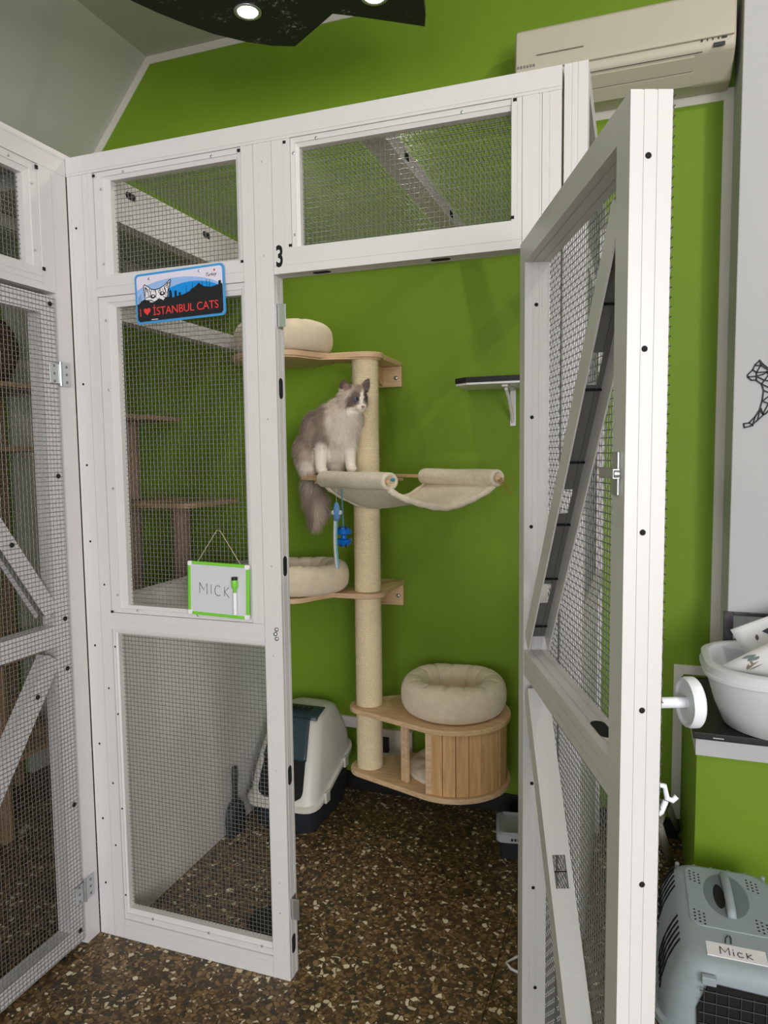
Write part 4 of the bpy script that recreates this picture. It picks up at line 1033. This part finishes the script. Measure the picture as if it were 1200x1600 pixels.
# ================================================================== CARRIER
pc = thing('pet_carrier', 'grey plastic pet carrier with taped name Mick on the floor by ledge', 'pet carrier', (1.655, .0, 0))
M_pc = simple('carrier_grey', srgb(150, 160, 166), rough=.55, noise=.04, nscale=50); M_pcb = simple('carrier_base', srgb(96, 88, 82), rough=.55)
CW, CL, CH = .345, .50, .305
loft([rr_ring(.03, CW-.03, .03, CL-.03, .05, 0), rr_ring(.012, CW-.012, .016, CL-.014, .06, .02), rr_ring(.0, CW, .006, CL-.004, .06, .125)], 'base', M_pcb, pc)
loft([rr_ring(-.012, CW+.012, -.006, CL+.008, .066, .122), rr_ring(-.012, CW+.012, -.006, CL+.008, .066, .138)], 'flange', M_pc, pc)
def shell(f):
    ins = .004+.05*f**2.2; return rr_ring(ins, CW-ins, .004+.012*f**3, CL-.004-.05*f**2.2, .06, .138+(CH-.138)*f)
lid = loft([shell(0), shell(.3), shell(.6), shell(.82), shell(.94)]+[rr_ring(.065, CW-.065, .03, CL-.07, .05, CH), rr_ring(.08, CW-.08, .06, CL-.09, .05, CH+.002)], 'lid', M_pc, pc)
MB().prism(rrect(.075, .15, CW-.075, CL-.08, .03), (0, 0, CH+.001), X_, Y_, Z_, .004).build('raised_panel', M_pc, pc, bevel=.002)
# handle over a flat ellipse, recess shade painted as darker grey
cxh, cyh = CW/2, .30
mb = MB(); mb.prism([(cxh+.055*math.cos(a), cyh+.10*math.sin(a)) for a in np.linspace(0, 2*PI, 33)[:-1]], (0, 0, CH+.0052), X_, Y_, Z_, .0004); mb.build('handle_recess_shade', simple('carrier_recess_shade', srgb(112, 122, 128), rough=.6), pc)
mb = MB(); mb.prism([(cxh-.018+.014*math.cos(a), cyh-.01+.055*math.sin(a)) for a in np.linspace(0, 2*PI, 25)[:-1]], (0, 0, CH+.0057), X_, Y_, Z_, .0004); mb.build('handle_gap', M_hole, pc)
mb = MB(); mb.tube([(cxh+.004, cyh-.1, CH+.004), (cxh+.004, cyh-.08, CH+.014), (cxh+.004, cyh, CH+.02), (cxh+.004, cyh+.08, CH+.014), (cxh+.004, cyh+.1, CH+.004)], .011, 10); mb.build('handle', M_pc, pc, smooth=True)
for gx, gy in ((.10, .19), (.10, .37), (CW-.10, .19), (CW-.10, .37)):
    mb = MB()
    for i in range(3):
        for j in range(4): mb.lathe([(.0028, 0), (.0028, .0006)], (gx-.012+i*.011, gy-.02+j*.014-.006*i, CH+.005), Z_, 8)
    tag(mb.build('vent_holes', M_hole, pc), kind='stuff')
# side slots following the curved shoulder
def sidep(f, y, off): ins = .004+.05*f**2.2; return Vector((ins-off, y, .138+(CH-.138)*f))
for k in range(5):
    for y0 in (.10, .33):
        y = y0+k*.024
        MB().tube([sidep(f, y, -.0012) for f in (.12, .3, .5, .7, .85, .94)], .0042, 8).build('side_slot', M_hole, pc, smooth=True)
for k in range(9):
    y = .06+k*.045; MB().tube([sidep(f, y, .0) + Vector((CW-2*(sidep(f, y, 0).x), 0, 0)) for f in (.15, .4, .65, .85)], .006, 8).build('side_rib', M_pc, pc, smooth=True)
for k in range(6):
    x = .06+k*.045; MB().tube([(x, CL-.004-.05*f**2.2, .138+(CH-.138)*f) for f in (.2, .5, .75, .92)], .006, 8).build('rear_rib', M_pc, pc, smooth=True)
# front door with wire grid
fy = .006
MB().prism([(.085, .03), (CW-.055, .03), (CW-.05, .2), (CW-.07, CH-.045), (.105, CH-.04), (.08, .2)], (0, fy-.008, 0), X_, Z_, Y_, .006).build('door_opening', M_hole, pc)
mb = MB()
for k in range(8): x = .095+k*.026; mb.tube([(x, fy-.011, .03), (x, fy-.011, CH-.05)], .0013, 6)
for k in range(9): z = .035+k*.027; mb.tube([(.085, fy-.0125, z), (CW-.055, fy-.0125, z)], .0013, 6)
tag(mb.build('door_grid', simple('dark_grid_wire', (.08, .08, .085), rough=.4, metal=.4), pc), kind='stuff')
for x in (.105, CW-.085): MB().obox((x, fy-.006, CH-.03), X_, Y_, Z_, .016, .008, .01).build('door_latch', M_pc, pc, bevel=.003)
lx = thing_lab = MB().box((.105, .045, CH+.0), (.235, .095, CH+.003)); lo_ = lx.build('tape_label', M_swht, pc)
Mick = [[(0, 0), (.0, 1.0)], [(0, 1.0), (.45, .3), (.85, 1.0), (.85, .0)], [(1.25, .0), (1.25, .55)], [(1.25, .8), (1.25, .88)], [(2.1, .55), (1.75, .62), (1.6, .3), (1.75, .0), (2.15, .05)], [(2.5, .0), (2.5, .75)], [(2.95, .65), (2.52, .3), (3.0, .0)]]
mb = MB()
for st in Mick: mb.tube([Vector((.135+x*.023, .056+y*.026, CH+.0032)) for x, y in st], .0013, 5)
mb.build('handwriting', M_dark, lo_)
for k in range(2): MB().tube([(.15+.012*k, .10, CH+.004), (.152+.012*k, .118, CH+.005), (.158+.004*k, .128, CH+.005)], .0016, 6).build('lid_mark', M_ldark, pc)

# ================================================================== TUBS, PADS, MIRROR ON THE LEDGE
def tub(x0, x1, y0, y1, z0, z1, name, label, mat, inset=.085):
    t = thing(name, label, 'tub', (x0, y0, z0)); W_, D_, H_ = x1-x0, y1-y0, z1-z0
    def rg(i, z, r=.16): return rr_ring(i, W_-i, i, D_-i, max(.03, min(r, (D_-2*i)/2-.002)), z, 10)
    loft([rg(inset+.02, 0), rg(inset, .006), rg(inset*.55, H_*.35), rg(inset*.22, H_*.7), rg(.012, H_*.76), rg(.012, H_-.03), rg(0, H_-.028), rg(.0, H_-.004), rg(.006, H_), rg(.02, H_), rg(.026, H_-.01), rg(inset*.6, H_*.5), rg(inset+.01, .012)], 'shell', mat, t)
    loft([rg(.004, H_*.80), rg(-.004, H_*.82), rg(-.004, H_*.86), rg(.004, H_*.88)], 'rim_band', mat, t, False, False)
    return t
M_tub = simple('white_tub_plastic', srgb(218, 220, 224), rough=.35)
tub(1.792, 2.37, .485, .93, .6485, .858, 'storage_tub', 'white oval plastic tub with banded rim standing on the black ledge top', M_tub, inset=.062)
M_pad = simple('pad_white', srgb(224, 224, 226), rough=.7); M_leafd = simple('leaf_dark', srgb(52, 54, 62), rough=.7); M_leafs = simple('leaf_sage', srgb(112, 124, 122), rough=.7); M_leafb = simple('leaf_brown', srgb(140, 126, 106), rough=.7); M_leafr = simple('leaf_plum', srgb(92, 70, 74), rough=.7)
def pad(name, label, o, u_, v_, W_, Hh, leaves, fold=.02):
    u_ = Vector(u_).normalized(); v_ = Vector(v_).normalized(); n_ = u_.cross(v_).normalized()
    if n_.dot(CAM-Vector(o)) < 0: n_ = -n_
    t = thing(name, label, 'puppy pad', o)
    def S_(a, b): return u_*(a*W_)+v_*(b*Hh)+n_*(fold*math.sin(PI*a*1.1)*(1-.3*b))
    mb_ = MB(); mb_.grid(lambda a, b: S_(a, b), 12, 8); sh_ = mb_.build('sheet', M_pad, t, smooth=True); md = sh_.modifiers.new('s', 'SOLIDIFY'); md.thickness = .006; md.offset = -1 if sh_.data.polygons[0].normal.dot(n_) > 0 else 1
    for (a, b, ang, L_, w_, m_) in leaves:
        mb_ = MB(); k = 10; pts = []
        for i in range(k+1): s_ = i/k; pts.append((s_*L_-L_/2, w_*math.sin(PI*s_)))
        for i in range(k-1, 0, -1): s_ = i/k; pts.append((s_*L_-L_/2, -w_*math.sin(PI*s_)))
        ca, sa = math.cos(ang), math.sin(ang); vs_ = []
        for x, y in pts: vs_.append(S_(a+(x*ca-y*sa)/W_, b+(x*sa+y*ca)/Hh)+n_*.0015)
        mb_.add(vs_, [tuple(range(len(vs_)))]); mb_.build('leaf_print', m_, t)
    return t
pad('puppy_pad', 'folded white pad with dark leaf print at the back of the tub', at(1141, 984, 1, .82), (.86, .05, .40), (.3, -.12, -.5), .34, .10,
    [(.17, .5, -1.2, .022, .005, M_leafr), (.26, .78, .6, .010, .003, M_leafd), (.34, .5, .35, .075, .015, M_leafd), (.5, .5, .3, .07, .018, M_leafs), (.65, .6, .6, .09, .02, M_leafd), (.8, .5, .4, .06, .015, M_leafs)], fold=.008)
pad('puppy_pad', 'white pad printed with sage and brown leaves lying at the front of the tub', at(1120, 1044, 1, .66), (.82, .05, .50), (.85, -.28, .02), .27, .27,
    [(.10, .24, 2.5, .04, .003, M_leafb), (.13, .25, 2.8, .045, .003, M_leafb), (.16, .24, 3.0, .045, .003, M_leafb), (.19, .2, 2.3, .04, .003, M_leafb), (.12, .3, 3.2, .045, .003, M_leafb), (.3, .08, .4, .035, .011, M_leafs), (.27, .15, .1, .035, .011, M_leafs), (.04, .04, .4, .008, .002, M_leafs), (.5, .3, .5, .06, .013, M_leafs), (.55, .5, .2, .06, .008, M_leafb)], fold=.006)
mi = thing('table_mirror', 'dark framed mirror leaning on the white pier behind the tubs', 'mirror', (1.875, .948, .6485))
M_mir = simple('mirror_glass', (.75, .76, .77), rough=.03, metal=1.0)
for a, b in (((0, -.014, 0), (.03, 0, .302)), ((.34, -.014, 0), (.352, 0, .302)), ((.03, -.014, .29), (.34, 0, .302)), ((.03, -.014, 0), (.34, 0, .012))): MB().box(a, b).build('frame_strip', simple('mirror_frame', srgb(58, 54, 60), rough=.3, noise=.5, nscale=60) if 'mirror_frame' not in bpy.data.materials else bpy.data.materials['mirror_frame'], mi, bevel=.001)
MB().box((.03, -.008, .012), (.34, -.001, .29)).build('glass', M_mir, mi)
# folding stand: two grey legs seen between the door and the ledge
fs = thing('folding_stand', 'grey folding stand legs standing between open door and green ledge', 'stand', (1.66, .8, 0))
M_gpipe = simple('grey_pipe', srgb(150, 146, 136), rough=.5)
a = at(1043, 1255, 1, .95); b = at(1061, 1301, 2, .005)
MB().tube([Vector((a.x-1.66, a.y-.8, a.z)), Vector((b.x-1.66, b.y-.8, .004))], .011, 10).build('leg', M_gpipe, fs, smooth=True)
a2 = at(1030, 1290, 1, .72); b2_ = at(1050, 1352, 2, .005)
MB().tube([Vector((a2.x-1.66, a2.y-.8, a2.z)), Vector((b2_.x-1.66, b2_.y-.8, .004))], .013, 10).build('leg', M_gpipe, fs, smooth=True)
MB().tube([Vector((a.x-1.66, a.y-.8, a.z)), Vector((a2.x-1.66, a2.y-.8, a2.z))], .009, 8).build('cross_bar', M_gpipe, fs, smooth=True)

# ================================================================== THINGS IN THE LEFT ENCLOSURE
M_dwood = wood_mat('brown_shelf_wood', srgb(150, 118, 88), srgb(186, 152, 116)); M_dsis = simple('brown_sisal', srgb(164, 134, 110), rough=.95, noise=.15, nscale=150)
nt2 = thing('cat_tree', 'dim brown cat tree with several shelves seen through the mesh', 'cat tree', (-.45, .80, 0))
MB().box((-.2, -.25, 0.0), (.34, .3, .025)).build('base_board', M_dwood, nt2, bevel=.003)
for x, y, z0, z1, r in ((-.02, 0, .026, .62, .045), (-.02, 0, .646, 1.30, .045), (-.02, 0, 1.322, 1.655, .045), (.2, 0.05, .646, 1.30, .04), (-.12, .2, .026, .62, .045)): sisal(x, y, z0, z1, r, nt2, 'post', M_dsis)
for x0, y0, x1, y1, z in ((-.2, -.2, .30, .24, .621), (-.18, -.2, .42, .2, 1.301), (-.2, -.24, .14, .2, 1.656)): MB().prism(rrect(x0, y0, x1, y1, .06), (0, 0, z), X_, Y_, Z_, .02).build('shelf_board', M_dwood, nt2, bevel=.003)
sl = thing('shelf_rack', 'brown wooden rack with slatted boards inside the left enclosure', 'shelf', (-.91, .51, 0))
for x in (-.18, .18):
    for y in (-.2, .2): MB().box((x-.02, y-.02, 0), (x+.02, y+.02, 1.78)).build('leg', M_dwood, sl, bevel=.002)
for z in (.30, .70, 1.53, 1.781):
    for k in range(5): MB().box((-.2, -.22+k*.09, z), (.2, -.14+k*.09, z+.02)).build('slat', M_dwood, sl, bevel=.002)
pod = thing('wicker_pod', 'rounded brown wicker pod on top of the rack at left picture edge', 'cat bed', (-.975, .55, 1.8015))
mb = MB(); 
def podf(u, v):
    th = 2*PI*u; ph = PI*v; r = .13*(1+.02*math.sin(60*ph)*math.cos(36*th)); return Vector((r*math.sin(ph)*math.cos(th), r*math.sin(ph)*math.sin(th), .155-1.16*r*math.cos(ph)))
mb.grid(podf, 90, 60, True, False); mb.build('shell', simple('wicker_brown', srgb(104, 70, 44), rough=.8, noise=.3, nscale=60), pod, smooth=True)
MB().lathe([(.075, .0), (.08, .006), (.075, .012), (.068, .006), (.075, 0)], (.055, -.09, .155), (.5, -.85, 0), 30).build('entrance_ring', M_dwood, pod, smooth=True)
MB().lathe([(0, .012), (.07, .012)], (.055, -.09, .155), (.5, -.85, 0), 24).build('entrance', M_hole, pod)

# ================================================================== CAT
D0 = 2.70; SC = D0/FPX
def cp(px, py, t=0.0):
    d = CF + CR*((px-600)/FPX) + CU*((800-py)/FPX); return CAM + d*(D0-t)
CT = (-CF).normalized()
catroot = cp(497, 742, -.03)
cat = thing('cat', 'fluffy cream and taupe bicolour cat sitting on the hammock arm', 'cat', catroot)
mb = MB()
def blob(px, py, t, rx, ry, rt): mb.sphere(cp(px, py, t)-catroot, (rx*SC, rt*SC, ry*SC), 22, 14, CR, CT, CU)
def limb(pts, seg=14):
    # pts: (px,py,t,r): chain of spheres joined by tube
    P_ = [cp(x, y, t)-catroot for x, y, t, r in pts]; R__ = [r*SC for *_, r in pts]
    fine = []; rr = []
    for i in range(len(P_)-1):
        for k in range(5): fine.append(P_[i].lerp(P_[i+1], k/5)); rr.append(R__[i]+(R__[i+1]-R__[i])*k/5)
    fine.append(P_[-1]); rr.append(R__[-1]); mb.tube(fine, rr, seg)
    for p, r in zip(P_, R__): mb.sphere(p, r, 14, 8)
blob(486, 706, -.045, 27, 33, 31); blob(499, 684, -.025, 30, 38, 33); blob(493, 668, -.02, 20, 24, 25); blob(515, 664, 0, 27, 30, 30)
blob(535, 672, .02, 26, 36, 27); blob(543, 655, .025, 23, 24, 25); blob(530, 645, .01, 22, 20, 23); blob(541, 637, .015, 24, 18, 22)
blob(525, 700, 0, 28, 30, 26)
# head, cheeks, brow, muzzle, chin
blob(551, 623, .03, 23, 21.5, 22); blob(543, 630, .035, 17, 13, 20); blob(563, 630, .035, 12, 12, 18); blob(556, 612, .035, 15, 11, 17)
blob(566, 635, .078, 6.5, 6, 8); blob(562, 637, .082, 6, 5, 6); blob(565, 630, .078, 4, 7, 7); blob(564, 641, .066, 6, 4.5, 7)
# legs
limb([(505, 680, .03, 15), (503, 700, .045, 12.5), (501, 718, .055, 10), (501, 732, .058, 8.5)]); blob(503, 735, .07, 9, 5.5, 10)
limb([(544, 682, .035, 14), (546, 702, .045, 10.5), (547, 718, .05, 8.5), (548, 730, .052, 7.5)]); blob(550, 733, .064, 8, 5.5, 9)
blob(483, 716, -.02, 21, 24, 26); blob(484, 734, -.005, 15, 8, 14); blob(524, 722, -.01, 16, 16, 16)
# tail hanging down behind the seat board
limb([(478, 722, -.11, 12), (482, 742, -.125, 12), (487, 760, -.125, 15), (493, 782, -.12, 18), (496, 799, -.118, 16), (493, 814, -.118, 9)])
# ears (flattened cones)
def ear(base, tip, half, thick, t0, t1):
    B = cp(*base, t0)-catroot; T = cp(*tip, t1)-catroot; ax = (T-B).normalized(); w_ = CR-ax*CR.dot(ax); w_.normalize(); n_ = ax.cross(w_)
    L_ = (T-B).length; rings = []
    n = 14; vs_ = []; prof = [(1.0, -.25), (1.0, 0), (.9, .25), (.68, .55), (.36, .85), (.14, 1.0)]
    for f, h in prof: vs_ += [B+ax*(L_*h)+w_*(math.cos(2*PI*k/n)*half*SC*f)+n_*(math.sin(2*PI*k/n)*thick*SC*f) for k in range(n)]
    fs_ = [(i*n+k, i*n+(k+1) % n, (i+1)*n+(k+1) % n, (i+1)*n+k) for i in range(len(prof)-1) for k in range(n)]+[tuple(range(n))[::-1], tuple(range((len(prof)-1)*n, len(prof)*n))]
    mb.add(vs_, fs_)
ear((540, 609), (536.5, 594), 10.5, 5, .035, .035); ear((569.5, 606), (576.5, 591), 8, 4.5, .02, .02)
tmp = mb.build('tmp_body', None)
rm = tmp.modifiers.new('r', 'REMESH'); rm.mode = 'VOXEL'; rm.voxel_size = .0032
smm = tmp.modifiers.new('s', 'SMOOTH'); smm.factor = .5; smm.iterations = 5
dg = bpy.context.evaluated_depsgraph_get(); me = bpy.data.meshes.new_from_object(tmp.evaluated_get(dg)); me.name = 'body'
bpy.data.objects.remove(tmp)
def topx(P):
    d = P-CAM; z = d @ np.array(CF); return 600+FPX*(d @ np.array(CR))/z, 800-FPX*(d @ np.array(CU))/z, D0-z
def sstep(a, b, x): t = np.clip((x-a)/(b-a), 0, 1); return t*t*(3-2*t)
def ell(x, y, cx, cy, rx, ry, ang=0, soft=.25):
    c, s_ = math.cos(ang), math.sin(ang); u = (x-cx)*c+(y-cy)*s_; v = -(x-cx)*s_+(y-cy)*c
    return 1-sstep(1-soft, 1+soft, np.sqrt((u/rx)**2+(v/ry)**2))
def coat(P):
    x, y, t = topx(P)
    nz = np.sin(x*.9+y*.5)*.5+np.sin(x*.37-y*.8+2)*.5
    x = x+nz*.7; y = y+nz*.6
    lin = lambda c: np.array(srgb(*c))
    WHITE, CREAM, TAUPE, DARK, LT = lin((250, 240, 230)), lin((232, 220, 208)), lin((176, 158, 144)), lin((108, 92, 88)), lin((204, 189, 176))
    col = np.tile(LT, (len(x), 1))
    def put(mask, c):
        nonlocal col; m_ = np.clip(mask, 0, 1)[:, None]; col = col*(1-m_)+c*m_
    put(ell(x, y, 488, 668, 26, 40, .25, .5), TAUPE); put(ell(x, y, 476, 702, 22, 26, 0, .5), TAUPE*1.08); put(ell(x, y, 500, 684, 15, 11, -.2, .5), TAUPE*.82)
    put(ell(x, y, 497, 650, 18, 9, -.7, .6)*.6, TAUPE*.9)
    put(ell(x, y, 541, 672, 29, 46, -.1, .3), WHITE); put(ell(x, y, 534, 648, 23, 28, .3, .3), WHITE*.95); put(ell(x, y, 526, 628, 12, 22, .5, .4), CREAM)
    put(ell(x, y, 527, 715, 15, 24, 0, .5), CREAM*.9)
    put(ell(x, y, 502, 716, 14, 25, 0, .18)*(t > .025), WHITE); put(ell(x, y, 547, 716, 12, 30, 0, .2)*(t > .02), WHITE)
    put(ell(x, y, 478, 731, 14, 10, 0, .5), CREAM)
    # tail
    tl = (y > 744).astype(float)*(t < -.06); put(tl, TAUPE*1.05); put(tl*ell(x, y, 500, 796, 10, 26, .1, .6), LT*1.1); put(tl*ell(x, y, 485, 802, 5, 24, 0, .6), TAUPE*.8); put(tl*ell(x, y, 487, 756, 12, 10, 0, .6), LT)
    # head
    hd = ((y < 646) & (x > 528) & (t > -.02)).astype(float)
    put(hd*ell(x, y, 552, 606, 20, 10, 0, .4), TAUPE*1.05); put(hd*ell(x, y, 538, 618, 9, 13, 0, .4)*.8, LT*1.1)
    put(hd*ell(x, y, 551, 626, 10.5, 9, -.5, .45), DARK*1.1); put(hd*ell(x, y, 556, 617, 7, 8, .3, .45), DARK*1.15); put(hd*ell(x, y, 546, 633, 6, 5, -.4, .5), DARK*1.2)
    put(hd*ell(x, y, 573, 619, 5, 11, 0, .25), DARK); put(hd*ell(x, y, 559.5, 606.5, 6, 6, .2, .35), TAUPE*.75)
    put(hd*ell(x, y, 565, 622, 2.9, 12.5, .12, .3), WHITE); put(hd*ell(x, y, 564.5, 637, 9, 6.5, 0, .25), WHITE); put(hd*ell(x, y, 552, 641, 9, 4, .2, .4), WHITE)
    put(hd*((y < 608) & ((x < 551) & (x > 529))).astype(float)*ell(x, y, 539, 601, 11, 10, 0, .3), DARK); put(hd*ell(x, y, 574, 599, 7, 10, .4, .3), DARK)
    put(hd*ell(x, y, 541, 605, 4.5, 6, .1, .4), lin((150, 126, 120)))
    return np.clip(col, 0, 1)
n = len(me.vertices); co = np.empty(n*3, np.float32); me.vertices.foreach_get('co', co); co = co.reshape(-1, 3).astype(float)
no = np.empty(n*3, np.float32); me.vertices.foreach_get('normal', no); no = no.reshape(-1, 3).astype(float)
W = co+np.array(catroot); cc = coat(W)
at_ = me.color_attributes.new('Coat', 'FLOAT_COLOR', 'POINT'); at_.data.foreach_set('color', np.concatenate([cc, np.ones((n, 1))], 1).astype(np.float32).ravel())
def attr_mat(name, rough=.85):
    m, nt, b = new_mat(name); a = nt.nodes.new('ShaderNodeAttribute'); a.attribute_name = 'Coat'; nt.links.new(a.outputs['Color'], b.inputs['Base Color']); b.inputs['Roughness'].default_value = rough; b.inputs['Specular IOR Level'].default_value = .15; return m
M_fur = attr_mat('cat_fur'); me.materials.clear()
body = link_mesh('body', me, M_fur, cat, smooth=True)
# fur strands
rng = np.random.default_rng(3); NS = 60000
idx = rng.integers(0, n, NS); P = co[idx]+rng.normal(0, .0012, (NS, 3)); Nn = no[idx]; Wp = P+np.array(catroot)
x, y, t = topx(Wp)
face = (y < 645) & (x > 543) & (t > -.01); head = (y < 612) & (x > 526); legs = (y > 700) & (t > .02); tailm = (y > 744) & (t < -.06); ruff = (y > 632) & (y < 690) & (x > 505) & ~face
L_ = np.full(NS, .016); L_[ruff] = .02; L_[head] = .006; L_[face] = .004; L_[legs] = .004; L_[tailm] = .036
L_ *= rng.uniform(.6, 1.3, NS)
flow = np.tile(np.array(CU)*-1.0+np.array(CR)*-.25, (NS, 1)); flow[face] = np.array(CR)*-.8-np.array(CU)*.2; flow[head & ~face] = np.array(CR)*-.7; flow[tailm] = np.array(CU)*-1.2
flow = flow-Nn*np.sum(flow*Nn, 1)[:, None]
dirv = Nn*np.where(face | legs | head, .25, .42)[:, None]+flow*.9+rng.normal(0, .22, (NS, 3)); dirv /= np.linalg.norm(dirv, axis=1)[:, None]
tip = P+dirv*L_[:, None]; side = np.cross(dirv, Nn+rng.normal(0, .3, (NS, 3))); side /= np.linalg.norm(side, axis=1)[:, None]+1e-9
wd = np.where(face | legs, .0005, .0008)[:, None]
tri = np.stack([P-side*wd, P+side*wd, tip], 1).reshape(-1, 3)
fm = bpy.data.meshes.new('fur'); fm.vertices.add(NS*3); fm.vertices.foreach_set('co', tri.astype(np.float32).ravel())
fm.loops.add(NS*3); fm.loops.foreach_set('vertex_index', np.arange(NS*3, dtype=np.int32)); fm.polygons.add(NS); fm.polygons.foreach_set('loop_start', (np.arange(NS)*3).astype(np.int32)); fm.update(calc_edges=True)
fc = np.repeat(np.minimum(coat(Wp)*rng.uniform(.95, 1.25, (NS, 1)), np.array([.98, .91, .83])), 3, 0)
fa = fm.color_attributes.new('Coat', 'FLOAT_COLOR', 'POINT'); fa.data.foreach_set('color', np.concatenate([fc, np.ones((NS*3, 1))], 1).astype(np.float32).ravel())
tag(link_mesh('fur', fm, M_fur, cat), kind='stuff')
# eyes, nose, whiskers: rest on the surface along the view ray
from mathutils.bvhtree import BVHTree
bvh = BVHTree.FromPolygons([Vector(v) for v in co], [tuple(p.vertices) for p in me.polygons])
def surf(px, py):
    d = (CF + CR*((px-600)/FPX) + CU*((800-py)/FPX)).normalized(); h = bvh.ray_cast(CAM-catroot, d, 10); return h[0], h[1]
M_eye = simple('cat_eye_blue', srgb(96, 112, 130), rough=.08); M_pupil = simple('cat_pupil', (.004, .004, .006), rough=.05); M_nose = simple('cat_nose_pink', srgb(176, 128, 122), rough=.5)
for (ex, ey), r in (((556.5, 623.5), 3.6), ((571, 621.2), 3.0)):
    p, nn = surf(ex, ey)
    if p is None: continue
    fwd = (CT*.8+CR*.45).normalized()
    e = MB().sphere(p-fwd*(r*SC*.35), r*SC, 16, 10).build('eye', M_eye, cat, smooth=True)
    MB().sphere(p+fwd*(r*SC*.52)+CR*.0004, (r*SC*.42, r*SC*.2, r*SC*.55), 12, 8, fwd.cross(CU).normalized(), fwd, CU).build('pupil', M_pupil, e, smooth=True)
    mbl = MB(); mbl.tube([p+fwd*.001+CR*(math.cos(a)*r*SC*1.15)+CU*(math.sin(a)*r*SC*.95) for a in np.linspace(0, 2*PI, 17)[:-1]], .0009, 6, True); mbl.build('eyelid', M_pupil, cat, smooth=True)
p, nn = surf(567, 635.5)
if p is not None:
    MB().sphere(p, (2.6*SC, 2.0*SC, 1.8*SC), 12, 8, CR, CT, CU).build('nose', M_nose, cat, smooth=True)
    mbl = MB()
    mbl.tube([p-CU*.004, p-CU*.008], .0006, 5); mbl.tube([p-CU*.008, p-CU*.011-CR*.006], .0006, 5); mbl.tube([p-CU*.008, p-CU*.010+CR*.004], .0006, 5)
    tag(mbl.build('mouth_line', simple('cat_mouth', srgb(130, 96, 92), rough=.7), cat), kind='stuff')
    mbl = MB()
    for k in range(5):
        for s_ in (-1, 1): mbl.tube([p-CU*(.003+.001*k)+CR*(s_*.008), p-CU*(.006+.004*k)+CR*(s_*.035)+CT*.01], .00015, 3)
    tag(mbl.build('whiskers', M_swht, cat), kind='stuff')
